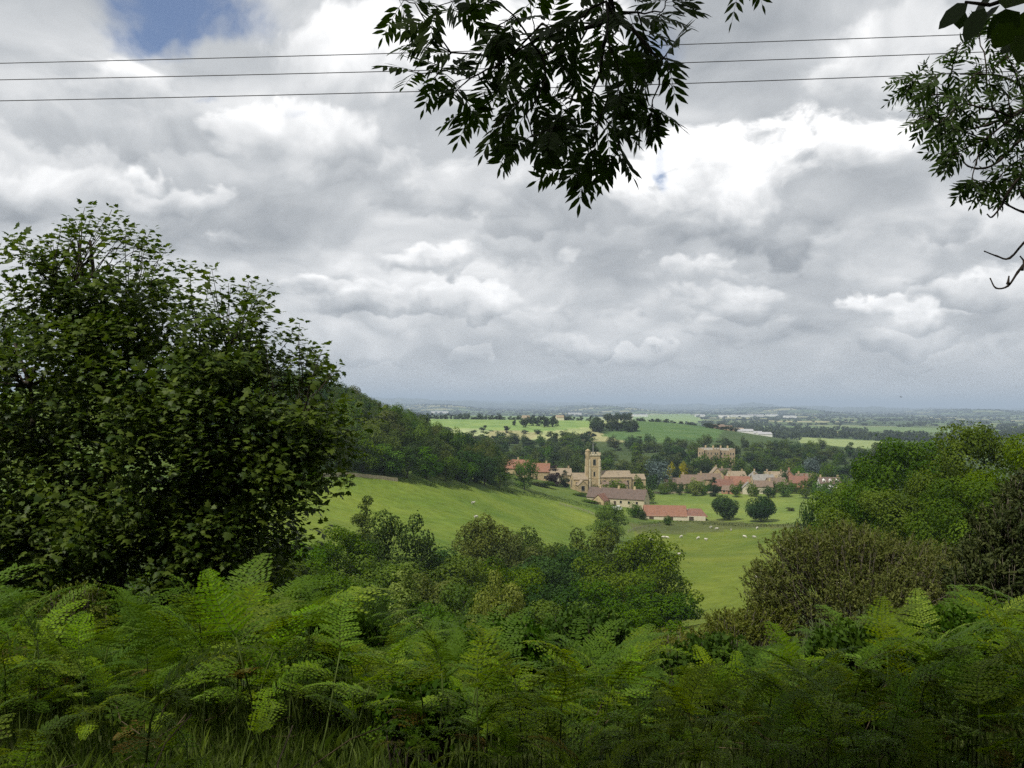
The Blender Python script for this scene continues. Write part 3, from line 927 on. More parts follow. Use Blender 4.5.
# --- around the church and the houses
SING = [
    ('cone', 'yew_tree', 'blackish upright yew left of the church', 554, 465, 15, 446, 'leaf_purple'),
    ('cone', 'conifer_tree', 'slim dark conifer just right of the blackish yew', 565, 470, 10, 452, 'leaf_conifer'),
    ('cone', 'conifer_tree', 'dark conical conifer in front of the village houses', 714, 477, 9, 466, 'leaf_conifer'),
    ('cone', 'conifer_tree', 'dark conifer between the two golden trees', 677, 459, 9, 540, 'leaf_conifer'),
    ('far0', 'golden_tree', 'left one of the two golden yellow trees', 671.5, 461, 10, 545, 'leaf_yellow'),
    ('far1', 'golden_tree', 'right one of the two golden yellow trees', 683, 461, 10, 550, 'leaf_yellow'),
    ('cedar', 'cedar_tree', 'large blue-grey cedar right of the church', 659, 458, 28, 505, 'leaf_blue'),
    ('cedar', 'cedar_tree', 'smaller blue-grey cedar among the park trees on the right', 812, 456, 20, 560, 'leaf_blue'),
    ('far2', 'pale_tree', 'pale yellow-green round tree in front of the village houses', 696.5, 477, 14, 470, 'leaf_pale'),
    ('far3', 'broadleaf_tree', 'small bright lime tree beside the church nave', 638, 474, 10, 446, 'leaf_bright'),
    ('far0', 'broadleaf_tree', 'bright green tree behind the end gable of the long stone house', 645, 483, 20, 432, 'leaf_bright'),
    ('far1', 'bush', 'big green dome-shaped bush between church and long stone house', 613, 478, 26, 434, 'leaf_bright'),
    ('far2', 'bush', 'grey-green bush at the left end of the red-roofed barn', 635, 501, 15, 380, 'leaf_mid'),
    ('far3', 'bush', 'low dark bush touching the corner of the red-roofed barn', 643, 509, 11, 377, 'leaf_dark'),
    ('far0', 'broadleaf_tree', 'tiny round tree in front of the red-roofed barn', 668, 514.5, 10, 366, 'leaf_mid'),
    ('tall0', 'broadleaf_tree', 'small thin tree right of the two dark round trees', 791, 507, 10, 400, 'leaf_olive'),
    ('far1', 'broadleaf_tree', 'plum-coloured dark tree behind the right-hand bright trees', 871, 454, 20, 560, 'leaf_purple'),
    ('tall1', 'poplar_tree', 'single dark poplar standing on the ridge field', 514, 417, 4.6, 1060, 'leaf_far'),
    ('far0', 'broadleaf_tree', 'bright yellowish-green tree in the park behind the last houses', 827, 462, 15, 545, 'leaf_bright'),
]
for k, nm, lab, px, top, wpx, Y, mt in SING:
    tree_px(k, nm, lab, 'bush' if nm == 'bush' else 'tree', px, top, wpx, Y, None, M[mt])

HS = [
    ('house', 'long orange-roofed house left of the church, nearest the blackish yew', 537, 474, 14, 8, 4.4, 4.2, -6, 'stone', 'tile_orange', (0.1, 0.9)),
    ('house', 'orange-roofed house at the far left end, behind the hedge trees', 518, 462, 13, 8, 4.2, 4.2, -12, 'stone', 'tile_orange', (0.5,)),
    ('house', 'low house with a pale grey roof between the orange roofs and the blackish yew', 550, 482, 9, 7, 3.8, 3.2, 8, 'render_cream', 'stone_tile', (0.9,)),
    ('house', 'long low brown-roofed house right of the blue-grey cedar', 679, 508, 17, 6, 3.0, 3.0, 4, 'stone', 'tile_pink', (0.2,)),
    ('house', 'house with a cream gable behind the pale yellow-green tree', 692, 512, 13, 7, 4.6, 3.4, -4, 'render_cream', 'tile_pink', (0.05, 0.95)),
    ('house', 'long pink-roofed house right of the cream gable', 709, 522, 14, 7, 5.0, 3.2, 2, 'stone', 'tile_pink', (0.1, 0.9)),
    ('house', 'steep gabled stone house rising above the pink roofs', 716, 540, 8, 8, 6.0, 4.6, 88, 'stone', 'stone_tile', (0.5,)),
    ('house', 'red-roofed cottage just right of the dark conical conifer', 723, 492, 11, 7, 3.6, 3.4, 14, 'brick', 'tile_red', (0.9,)),
    ('house', 'broad red-orange roofed house in the middle of the village', 737, 496, 14, 9, 4.0, 4.4, -10, 'stone', 'tile_orange', (0.15,)),
    ('house', 'bright yellow-cream house standing above the red roofs', 736, 535, 11, 7, 5.6, 3.0, 10, 'render_cream', 'stone_tile', (0.1, 0.9)),
    ('house', 'small tan outbuilding at the edge of the meadow below the red roofs', 730, 478, 8, 5, 2.2, 2.2, -30, 'brick', 'tile_pink', ()),
    ('house', 'small pale-walled house facing the meadow below the grey slate roofs', 748, 480, 8, 6, 3.6, 3.0, 78, 'render_cream', 'slate', (0.5,)),
    ('house', 'grey slate roofed house left of the twin gables', 755, 520, 12, 8, 5.2, 3.8, 82, 'stone', 'slate', (0.8,)),
    ('house', 'long grey slate roofed house in the middle row', 762, 508, 13, 8, 4.4, 3.8, 6, 'stone', 'slate', (0.1, 0.9)),
    ('house', 'cottage with pinkish roof and cream wall facing the meadow', 763, 484, 10, 7, 4.0, 3.0, -8, 'render_cream', 'tile_pink', (0.9,)),
    ('house', 'yellow stone house with brown tiles behind the middle row', 774, 526, 12, 8, 5.6, 3.4, 0, 'stone', 'stone_tile', (0.1, 0.9)),
    ('house', 'pink-roofed house behind the full green tree', 776, 494, 11, 7, 4.2, 3.4, 10, 'stone', 'tile_pink', (0.5,)),
    ('house', 'tall red-gabled house with chimneys at the right of the village', 789, 520, 12, 8, 6.0, 4.4, 74, 'brick', 'tile_pink', (0.1, 0.9)),
    ('house', 'red-brick house beside the big dark green tree', 798, 496, 10, 8, 4.8, 3.6, -12, 'brick', 'tile_red', (0.9,)),
    ('house', 'pink-roofed house near the right end of the row, behind the trees', 806, 522, 13, 8, 4.8, 3.6, 6, 'stone', 'tile_pink', (0.1,)),
    ('house', 'white-walled house with three dormers at the right end of the village', 829, 500, 12, 8, 4.4, 3.2, -6, 'render_white', 'tile_dark', (0.05, 0.95)),
    ('house', 'dark-roofed house between the grey slates and the mansion', 722, 560, 12, 8, 5.2, 3.4, 20, 'stone', 'tile_dark', (0.5,)),
    ('house', 'stone cottage behind the yew and left of the church', 563, 490, 9, 7, 4.6, 3.4, 4, 'stone', 'stone_tile', (0.9,)),
]

G3 = 'garden trees around the village'
gard = [(503, 476, 20, 428, 'leaf_mid', 'pale green bush at the left end of the hedge trees below the orange roofs'),
        (519, 481, 20, 424, 'leaf_mid', 'round dark green tree below the left end of the orange roofs'),
        (535, 480, 22, 424, 'leaf_olive', 'grey-green tree below the right end of the orange roofs'),
        (545, 480, 20, 428, 'leaf_mid', 'low green tree at the foot of the blackish yew'),
        (580, 492, 18, 424, 'leaf_mid', 'green bush under the church porch'),
        (597, 484, 12, 446, 'leaf_mid', 'little green tree at the foot of the church tower'),
        (590, 500, 20, 408, 'leaf_mid', 'hedge tree below the long stone house'),
        (736, 484, 12, 463, 'leaf_mid', 'round dark bush in front of the red roofs'),
        (752, 482, 14, 466, 'leaf_mid', 'dark green tree below the grey-roofed houses'),
        (769, 485, 16, 462, 'leaf_dark', 'low dark tree at the back of the meadow near the middle houses'),
        (784, 479, 18, 464, 'leaf_mid', 'full green tree in front of the right-hand houses'),
        (806, 477, 22, 452, 'leaf_mid', 'big dark green tree at the right end of the meadow'),
        (820, 482, 22, 440, 'leaf_mid', 'green tree at the right corner of the meadow'),
        (838, 474, 22, 440, 'leaf_mid', 'green tree right of the white house'),
        (664, 482, 14, 478, 'leaf_mid', 'dark garden tree under the blue-grey cedar'),
        (651, 474, 14, 480, 'leaf_dark', 'dark tree left of the blue-grey cedar'),
        (727, 468, 14, 545, 'leaf_mid', 'garden tree behind the red roofs, below the mansion'),
        (746, 466, 16, 560, 'leaf_mid', 'garden tree behind the yellow house'),
        (778, 467, 16, 560, 'leaf_mid', 'garden tree behind the middle houses'),
        (800, 467, 20, 545, 'leaf_mid', 'garden tree behind the right-hand houses'),
        (702, 452.5, 20, 600, 'leaf_mid', 'dark tree under the left end of the mansion'), (713, 454, 18, 604, 'leaf_dark', 'darkest tree under the middle of the mansion'),
        (724, 454, 20, 596, 'leaf_mid', 'green tree under the right half of the mansion'), (739, 457, 18, 610, 'leaf_mid', 'green tree by the right corner of the mansion'), (690, 457, 18, 590, 'leaf_dark', 'dark tree left of the mansion above the pink roofs'),
        (745, 474, 12, 500, 'leaf_dark', 'dark tree between the red-orange and the grey roofs'), (793, 480, 12, 480, 'leaf_mid', 'small garden tree before the red-gabled house'), (814, 471, 18, 510, 'leaf_mid', 'bushy tree left of the white house'),
        (741, 480, 9, 486, 'leaf_mid', 'small tree between the red-orange roof and the pale-walled house'), (774, 480, 9, 486, 'leaf_olive', 'thin tree between the pinkish cottage and the pink-roofed house'),
        (703, 480, 12, 476, 'leaf_mid', 'garden tree in front of the long pink roof'), (688, 482, 9, 482, 'leaf_bright', 'small light green tree left of the pale yellow-green tree'), (672, 478, 10, 490, 'leaf_mid', 'tree at the left end of the long low brown roof'),
        (784, 468, 10, 515, 'leaf_dark', 'dark tree behind the tall red gable'), (767, 472, 9, 516, 'leaf_mid', 'tree between the grey slates and the yellow stone house'), (728, 476, 8, 515, 'leaf_dark', 'small dark tree among the red roofs'), (800, 474, 12, 505, 'leaf_bright', 'light green tree above the red-brick house'),
        (540, 458, 16, 500, 'leaf_olive', 'soft grey-green tree behind the orange roofs'),
        (523, 456, 14, 500, 'leaf_bright', 'small light green tree behind the orange roofs')]
for i, (px, top, wpx, Y, mt, lab) in enumerate(gard):
    tree_px('far%d' % (i % 4), 'garden_tree', lab, 'tree', px, top, wpx, Y, G3, M[mt])


def scatter(n, px0, px1, Y0, Y1, ok, hr, wr, keys, name, lab, group, mats, mind, pow_=1.0):
    pts = []
    tries = 0
    while len(pts) < n and tries < n * 60:
        tries += 1
        px = RNG.uniform(px0, px1); Y = Y0 + (Y1 - Y0) * RNG.random() ** pow_
        x = (px - 512) / FPX * Y
        if not ok(px, Y, x): continue
        dm = mind * (0.7 + 0.3 * Y / Y0)
        if any((x - a) ** 2 + (Y - b) ** 2 < dm * dm for a, b in pts): continue
        pts.append((x, Y))
    for x, Y in pts:
        plant_tree(keys[RNG.integers(len(keys))], name, lab, 'tree', x, Y, RNG.uniform(*wr), RNG.uniform(*hr), group, mats[RNG.integers(len(mats))])
    return len(pts)


LEFT_F = POLYS[0][1]


WE = [hit(a, b, 100) for a, b in [(230, 474), (322, 474.5), (345, 473), (380, 476), (402, 480), (450, 483), (490, 487), (540, 495)]]
WE_PX = [512 + FPX * a / b for a, b in WE]; WE_Y = [b for a, b in WE]
print('wood edge', np.round(WE_PX), np.round(WE_Y))


def ok_wood(px, Y, x):
    if px > 500 and Y > 395: return False
    return Y > np.interp(px, WE_PX, WE_Y) + 4


scatter(210, 180, 540, 225, 440, ok_wood, (11, 16), (11, 15), ['wood0', 'wood1', 'wood2'], 'woodland_tree', 'broadleaf tree in the close-grown wood on the left hillside above the field',
        'trees of the wood on the left hillside', [M['leaf_mid'], M['leaf_dark'], M['leaf_mid'], M['leaf_olive'], M['leaf_park']], 5.5)
for px, mt in [(345, 'leaf_dark'), (365, 'leaf_bright'), (386, 'leaf_mid'), (407, 'leaf_dark'), (428, 'leaf_bright'), (447, 'leaf_mid'), (466, 'leaf_mid'), (485, 'leaf_dark'), (500, 'leaf_mid')]:
    Y = float(np.interp(px, WE_PX, WE_Y)) + 2
    plant_tree('wood%d' % (px % 3), 'woodland_tree', 'broadleaf tree along the front edge of the wood, overhanging the left field', 'tree', (px - 512) / FPX * Y, Y, RNG.uniform(10, 13), RNG.uniform(9, 12), 'trees along the wood edge', M[mt])


def ok_park(px, Y, x):
    if px < 570: return Y > 440 + 65 * (px > 495)
    if px < 645: return Y > 492
    if 694 < px < 740 and 625 < Y < 662: return False
    if px > 645 and Y < 552: return False
    if 640 < px < 740 and Y < 625: return RNG.random() < 0.8
    return True


scatter(270, 440, 960, 470, 860, ok_park, (9, 15), (9, 16), ['far0', 'far1', 'far2', 'far3', 'tall0', 'tall1'], 'parkland_tree', 'broadleaf tree in the belt of parkland trees behind the village and church',
        'parkland trees behind the village', [M['leaf_park'], M['leaf_mid'], M['leaf_dark'], M['leaf_olive'], M['leaf_far'], M['leaf_park']], 7.5, 0.8)

# ridge hedgerows and copses
n_ = 0
while n_ < 26:
    px, Y = RNG.uniform(668, 842), RNG.uniform(474, 545)
    x = (px - 512) / FPX * Y
    if any(abs(px - h[2]) < 0.5 * h[4] * FPX / h[3] * 0.9 and abs(Y - h[3]) < 7 for h in HS): continue
    plant_tree('far%d' % RNG.integers(4), 'garden_tree', 'small tree or shrub in the gardens among the village houses', 'tree', x, Y, RNG.uniform(4, 7), RNG.uniform(3.5, 8), 'small garden trees among the houses', M[['leaf_mid', 'leaf_dark', 'leaf_olive', 'leaf_bright', 'leaf_park'][RNG.integers(5)]])
    n_ += 1
RG = 'hedgerow trees on the far ridge'
for (a, b, n, Y0, hr) in [((400, 416), (500, 415), 30, 1440, (9, 15)), ((500, 415), (600, 418), 24, 1430, (7, 12)), ((640, 413), (700, 413), 14, 1420, (6, 10)), ((470, 436), (540, 440), 10, 860, (6, 9)),
                          ((436, 429), (540, 433), 7, 960, (4, 9)), ((524, 432), (556, 424), 9, 1050, (9, 13)), ((640, 413), (706, 413), 9, 1330, (4, 8)), ((706, 414), (735, 430), 9, 1120, (4, 8)), ((566, 438), (592, 430), 7, 900, (7, 10))]:
    for i in range(n):
        t = (i + RNG.uniform(-0.3, 0.3)) / max(1, n - 1)
        px = a[0] + (b[0] - a[0]) * t
        Y = Y0 + RNG.uniform(-15, 15)
        plant_tree('tiny%d' % RNG.integers(3), 'hedgerow_tree', 'small dark tree in the hedgerows between the fields of the far ridge', 'tree', (px - 512) / FPX * Y, Y, RNG.uniform(8, 13), RNG.uniform(*hr), RG, M['leaf_far'])
for i in range(26):
    t = RNG.random()
    px = 590 + 46 * t; Y = 1010 + RNG.uniform(-25, 25)
    plant_tree('tiny%d' % RNG.integers(2), 'copse_tree', 'dark tree in the copse between the two halves of the ridge fields', 'tree', (px - 512) / FPX * Y, Y, RNG.uniform(9, 14), RNG.uniform(9, 14), 'trees of the ridge copse', M['leaf_far'])
for i in range(9):
    px = 606 + 24 * i / 8; Y = 1260 + RNG.uniform(-10, 10)
    plant_tree('tiny%d' % RNG.integers(2), 'copse_tree', 'dark tree in the small clump on top of the far ridge', 'tree', (px - 512) / FPX * Y, Y, RNG.uniform(10, 14), RNG.uniform(9, 13), 'trees of the clump on the ridge top', M['leaf_far'])


# woods, hedges and trees of the plain: too many and too far to count
def far_woods():
    n = 9000
    rng = np.random.default_rng(5)
    a = np.radians(rng.uniform(-40, 40, n * 6))
    r = np.exp(rng.uniform(math.log(1550), math.log(14000), n * 6))
    x, y = r * np.sin(a), r * np.cos(a)
    idh, e = field_cells(x, y, 330.0)
    wood = (hashf(np.floor(x / 900), np.floor(y / 1500), 9) > 0.80) | (idh > 0.88)
    keep = (e < 0.004 * r + 6) | (wood & (rng.random(len(x)) < 0.35))
    keep &= ~((np.abs(x - 420) < 70) & (np.abs(y - 1560) < 120))
    for nm, poly, c in POLYS:
        if nm.startswith(('ridge', 'right')): keep &= ~in_poly(x, y, poly)
    keep &= ~((y < 1500) & (x < 300))
    x, y = x[keep][:n], y[keep][:n]
    z = H(x, y)
    k = 16
    rr = np.hypot(x, y)
    w_ = rng.uniform(5, 9, len(x)) * (1 + rr / 12000); hh = rng.uniform(7, 13, len(x)) * np.where(e[keep][:n] < 0.004 * rr + 6, 0.8, 1.1)
    cen = np.stack([x, y, z + hh * 0.5], -1)
    dv = rand_dirs(len(x) * k, rng).reshape(len(x), k, 3)
    pts = cen[:, None] + dv * np.stack([w_, w_, hh * 0.5], -1)[:, None] * rng.uniform(0.6, 1.0, (len(x), k, 1))
    N = norm(dv.reshape(-1, 3) + rand_dirs(len(x) * k, rng) * 0.6)
    s = np.repeat(w_ * 0.85, k)
    V, F = leaf_quads(pts.reshape(-1, 3), N, s, 0.8, rng)
    rnd = np.clip(np.repeat(rng.random(len(x)), k) * 0.6 + rng.random(len(F)) * 0.4, 0, 1)
    o = link('distant_woods', new_mesh('distant_woods', V, F, M['leaf_far'], rnd=rnd))
    o['kind'] = 'stuff'
    o['label'] = 'dark woods and hedgerows scattered over the distant plain'


far_woods()


# ------------------------------------------------------------------ buildings
def gable_wall(L, Wd, Hh, rh, bury=1.5):
    """long axis x; gabled ends at +-L/2"""
    mb = MB()
    l, q = L / 2, Wd / 2
    v = [(-l, -q, -bury), (l, -q, -bury), (l, q, -bury), (-l, q, -bury), (-l, -q, Hh), (l, -q, Hh), (l, q, Hh), (-l, q, Hh), (-l, 0, Hh + rh), (l, 0, Hh + rh)]
    f = [(0, 1, 5, 4), (2, 3, 7, 6), (1, 2, 6, 9, 5), (3, 0, 4, 8, 7), (4, 5, 9, 8), (6, 7, 8, 9)]
    mb.add(v, f)
    return mb


def gable_roof(L, Wd, Hh, rh, over=0.35, th=0.22, hip=0.0):
    mb = MB()
    l = L / 2 + over * 0.7
    q = Wd / 2
    k = rh / q
    e = q + over
    ze = Hh - over * k + 0.03
    zr = Hh + rh + 0.03
    lr = l - hip
    for s in (-1, 1):
        a = [(-l, s * e, ze), (l, s * e, ze), (lr, 0, zr), (-lr, 0, zr)]
        b = [(x, y, z + th) for x, y, z in a]
        fs = [(3, 2, 1, 0), (4, 5, 6, 7), (0, 1, 5, 4), (1, 2, 6, 5), (3, 0, 4, 7)]
        if s > 0: fs = [tuple(reversed(f)) for f in fs]
        mb.add(a + b, fs)
    if hip:
        for s in (-1, 1):
            a = [(s * l, -e, ze), (s * l, e, ze), (s * lr, 0, zr)]
            mb.add(a + [(x, y, z + th) for x, y, z in a], [(0, 1, 2), (5, 4, 3), (0, 3, 4, 1)])
    return mb


def add_window(root, x, y, z, wd, ht, face, mat=None, name='window'):
    """a dark pane in a proud stone surround on a wall; face is 's','n','e','w' in the house's own axes"""
    mb = MB()
    t = 0.05
    def bx(u0, u1, z0, z1, d0, d1, m):
        if face == 's': mb.box(x + u0, x + u1, y - d1, y - d0, z0, z1, m)
        elif face == 'n': mb.box(x + u0, x + u1, y + d0, y + d1, z0, z1, m)
        elif face == 'e': mb.box(x + d0, x + d1, y + u0, y + u1, z0, z1, m)
        else: mb.box(x - d1, x - d0, y + u0, y + u1, z0, z1, m)
    bx(-wd / 2, wd / 2, z, z + ht, -0.05, 0.02, 0)
    f = 0.12
    bx(-wd / 2 - f, -wd / 2 - 0.002, z - f, z + ht + f, -0.05, 0.06, 1)
    bx(wd / 2 + 0.002, wd / 2 + f, z - f, z + ht + f, -0.05, 0.06, 1)
    bx(-wd / 2, wd / 2, z + ht + 0.002, z + ht + f, -0.05, 0.06, 1)
    bx(-wd / 2, wd / 2, z - f, z - 0.002, -0.05, 0.09, 1)
    return mb.build(name, [M['glass'], mat or M['stone_pale']], root)


def house(name, label, px, Y, L, Wd, Hh, rh, yaw, wall, roof, chim=(0.5,), group='village houses', wins=3, hip=0.0, sink=0.0, storeys=2):
    x = P(px, 480, Y).x
    root = thing(name, label, 'house' if 'house' in name or 'cottage' in name else 'building', (x, Y, hz(x, Y) - sink), R(yaw), group)
    gable_wall(L, Wd, Hh, 0.001 if hip else rh).build('wall', M[wall], root)
    rf = gable_roof(L, Wd, Hh, rh, hip=hip).build('roof', M[roof], root)
    for c in chim:
        mb = MB()
        cx_ = (c - 0.5) * (L - 1.2)
        mb.box(cx_ - 0.45, cx_ + 0.45, -0.35, 0.35, Hh + rh * 0.6, Hh + rh + 1.3)
        mb.box(cx_ - 0.52, cx_ + 0.52, -0.42, 0.42, Hh + rh + 1.303, Hh + rh + 1.5)
        mb.build('chimney', M['stone'] if wall != 'brick' else M['brick'], rf)
    for s in range(storeys):
        zz = 0.9 + s * 2.6
        if zz + 1.2 > Hh: break
        for i in range(wins):
            u = (i + 0.5) / wins - 0.5
            if s == 0 and i == wins // 2:
                d_ = MB(); d_.box(u * L - 0.5, u * L + 0.5, -Wd / 2 - 0.04, -Wd / 2 + 0.1, 0, 2.1)
                d_.build('door', M['wood_dark'], root)
            else: add_window(root, u * L, -Wd / 2, zz, 1.1, 1.2, 's')
    if rh > 2.4 and not hip:
        add_window(root, L / 2, 0, Hh - 0.9, 0.9, 1.1, 'e')
        add_window(root, -L / 2, 0, Hh - 0.9, 0.9, 1.1, 'w')
    return root


for (n_, lab, px, Y, L, Wd, Hh, rh, yaw, wl, rf, ch) in HS:
    o = house(n_, lab, px, Y, L, Wd, Hh, rh, yaw, wl, rf, ch)
    if 'dormers' in lab:
        for u in (-3.6, 0, 3.6):
            mb = MB()
            mb.add([(u - 0.8, -3.2, 4.9), (u + 0.8, -3.2, 4.9), (u + 0.8, -3.2, 6.2), (u, -3.2, 7.0), (u - 0.8, -3.2, 6.2), (u - 0.8, -0.4, 4.9), (u + 0.8, -0.4, 4.9), (u + 0.8, -0.4, 6.2), (u, -0.4, 7.0), (u - 0.8, -0.4, 6.2)],
                   [(0, 1, 2, 3, 4), (9, 8, 7, 6, 5), (1, 6, 7, 2), (2, 7, 8, 3), (3, 8, 9, 4), (4, 9, 5, 0)])
            dm = mb.build('dormer', M['render_white'], o)
            add_window(dm, u, -3.2, 5.1, 0.9, 0.9, 's')


# church
def church():
    Y = 450
    x = P(592.8, 480, Y).x
    zb = hz(x, Y)
    root = thing('church', 'golden stone parish church with a tall square tower, stair turret and flagpole', 'church', (x, Y, zb), R(9))
    hT = P(592.8, 453, Y).z - zb
    mb = MB()
    mb.box(-3.1, 3.1, -3.1, 3.1, -1.5, hT - 1.2)
    for z in (hT * 0.36, hT * 0.66):
        mb.box(-3.2, 3.2, -3.2, 3.2, z, z + 0.25)
    tw = mb.build('tower', M['stone'], root)
    bt = MB()
    for sx in (-1, 1):
        for sy in (-1, 1):
            for (z0, z1, q) in ((-1.5, hT * 0.36 - 0.01, 0.8), (hT * 0.36 + 0.26, hT * 0.66 - 0.01, 0.55), (hT * 0.66 + 0.26, hT * 0.85, 0.35)):
                bt.box(min(sx * 2.9, sx * (3.1 + q)), max(sx * 2.9, sx * (3.1 + q)), min(sy * 2.2, sy * 3.09), max(sy * 2.2, sy * 3.09), z0, z1)
                bt.box(min(sx * 2.2, sx * 2.88), max(sx * 2.2, sx * 2.88), min(sy * 2.9, sy * (3.1 + q)), max(sy * 2.9, sy * (3.1 + q)), z0, z1)
    bt.build('buttress', M['stone_pale'], tw)
    pa = MB()
    pa.box(-3.35, 3.35, -3.35, 3.35, hT - 1.19, hT - 0.9)
    for i in range(5):
        u = -3.1 + i * 1.55
        for (a0, a1, b0, b1) in ((u - 0.42, u + 0.42, -3.3, -2.95), (u - 0.42, u + 0.42, 2.95, 3.3), (-3.3, -2.95, u - 0.4, u + 0.4), (2.95, 3.3, u - 0.4, u + 0.4)):
            if i in (0, 4) and abs(a0) < 3 and False: continue
            pa.box(a0, a1, b0, b1, hT - 0.89, hT + (0.35 if 0 < i < 4 else 0.36 + 0.01 * abs(a0)))
    pa.build('parapet', M['stone_pale'], tw)
    for (z0, hh, wd) in ((hT * 0.70, 3.0, 1.5), (hT * 0.42, 2.4, 0.9)):
        add_window(tw, 0, -3.1, z0, wd, hh, 's'); add_window(tw, 3.1, 0, z0, wd, hh, 'e'); add_window(tw, -3.1, 0.6, z0, wd, hh, 'w')
    tu = MB(); tu.tube([(-3.4, -2.4, -1.5), (-3.4, -2.4, hT + 1.2)], 1.25, 8); tu.tube([(-3.4, -2.4, hT + 1.21), (-3.4, -2.4, hT + 1.55)], 1.4, 8)
    tu.tube([(-3.4, -2.4, hT + 1.56), (-3.4, -2.4, hT + 2.3)], [1.15, 0.15], 8)
    tu.build('stair_turret', M['stone'], root)
    fp = MB(); fp.tube([(0, 0, hT - 1.2), (0, 0, hT + 5.5)], [0.09, 0.05], 6); fp.build('flagpole', M['paint_white'], root)
    # nave, chancel to the right; aisle and porch towards us
    def block(nm, x0, x1, y0, y1, Hh, rh, roofm, along='x', wn=3):
        L = x1 - x0 if along == 'x' else y1 - y0
        Wd = y1 - y0 if along == 'x' else x1 - x0
        w_ = gable_wall(L, Wd, Hh, rh).build(nm, M['stone'], root, ((x0 + x1) / 2, (y0 + y1) / 2, 0))
        if along == 'y': w_.rotation_euler = (0, 0, math.pi / 2)
        r_ = gable_roof(L, Wd, Hh, rh, over=0.25).build('roof', M[roofm], w_)
        for i in range(wn):
            add_window(w_, ((i + 0.5) / wn - 0.5) * L, -Wd / 2, Hh * 0.35, 1.3, Hh * 0.45, 's')
        add_window(w_, L / 2, 0, Hh * 0.4, 1.8, Hh * 0.55, 'e'); add_window(w_, -L / 2, 0, Hh * 0.4, 1.8, Hh * 0.55, 'w')
        return w_
    block('nave', 3.4, 20, -3.5, 4.5, 8.2, 3.0, 'stone_tile', 'x', 4)
    block('chancel', 20.1, 28, -2.8, 3.8, 7.0, 2.4, 'stone_tile', 'x', 2)
    block('aisle', 3.6, 17, -7.0, -3.6, 4.6, 1.3, 'tile_pink', 'x', 4)
    block('transept', -11.5, -3.8, -4.5, 2.6, 7.2, 3.0, 'stone_tile', 'x', 2)
    block('porch', -10.2, -5.2, -10.0, -4.8, 4.6, 2.4, 'stone_tile', 'y', 1)


church()


# mansion among the trees
def mansion():
    Y = 640
    x = P(716.5, 455, Y).x
    zt = P(716.5, 450.0, Y).z
    zb = hz(x, Y)
    Hh = zt - zb
    root = thing('mansion', 'large battlemented stone mansion standing above the village among trees', 'mansion', (x, Y, zb), R(-14))
    mb = MB(); mb.box(-13.2, 13.2, -5, 5, -2, Hh); mb.build('wall', M['stone_brown'], root)
    for u, q in ((-11.2, 2.2), (0, 2.6), (11.2, 2.2)):
        b = MB(); b.box(u - q, u + q, -6.6, -5.003, -2, Hh + 0.9)
        for k in range(3): b.box(u - q + k * q * 0.8, u - q + k * q * 0.8 + q * 0.42, -6.6, -6.2, Hh + 0.903, Hh + 1.7)
        wg = b.build('bay', M['stone_brown'], root)
        for z in (Hh - 3.2, Hh - 6.6, Hh - 10.0):
            for uu in (-0.9, 0.9): add_window(wg, u + uu, -6.6, z, 0.8, 1.7, 's')
    b = MB()
    for k in range(17):
        b.box(-13.1 + k * 1.6, -13.1 + k * 1.6 + 0.85, -4.98, -4.5, Hh + 0.003, Hh + 0.9)
        b.box(-13.1 + k * 1.6, -13.1 + k * 1.6 + 0.85, 4.5, 4.98, Hh + 0.003, Hh + 0.9)
    b.build('battlement', M['stone_pale'], root)
    r_ = gable_roof(24, 8, Hh - 0.4, 1.8, over=0.0).build('roof', M['slate'], root)
    for u in (-8, -2.5, 3, 8):
        c = MB(); c.box(u - 0.6, u + 0.6, -0.5, 0.5, Hh + 0.3, Hh + 3.4); c.build('chimney', M['stone'], r_)
    for u in (-6, -3.8, 3.8, 6):
        for z in (Hh - 3.2, Hh - 6.6): add_window(root, u, -5.0, z, 0.8, 1.6, 's')
    for v in (-2.5, 2.5):
        for z in (Hh - 3.4, Hh - 7.0): add_window(root, 13.2, v, z, 1.2, 2.0, 'e')


mansion()


# long stone house in front of the church
def long_house():
    x = P(618, 490, 414).x
    root = thing('long_house', 'long stone farmhouse with a dark purplish tiled roof below the church', 'house', (x, 414, hz(x, 414)), R(-27))
    gable_wall(29, 8.5, 3.6, 4.2, 3).build('wall', M['stone_pale'], root)
    rf = gable_roof(29, 8.5, 3.6, 4.2).build('roof', M['tile_dark'], root)
    for u in (-9, 0.5, 8.5):
        c = MB(); c.box(u - 0.5, u + 0.5, -0.4, 0.4, 6.9, 9.2); c.build('chimney', M['stone'], rf)
    for u in (-11, -7, -3, 3, 7, 11): add_window(root, u, -4.25, 1.2, 1.1, 1.3, 's')
    d = MB(); d.box(-0.6, 0.6, -4.32, -4.2, 0, 2.2); d.build('door', M['wood_dark'], root)
    add_window(root, 14.5, 0, 4.2, 1.0, 1.2, 'e'); add_window(root, 14.5, -1.8, 1.2, 1.0, 1.2, 'e')
    # lean-to wing toward the lane
    wg = gable_wall(9, 6, 2.6, 2.8, 3).build('wing', M['stone'], root, (-6, -6.6, 0)); wg.rotation_euler = (0, 0, math.pi / 2)
    gable_roof(9, 6, 2.6, 2.8).build('roof', M['tile_red'], wg)


long_house()


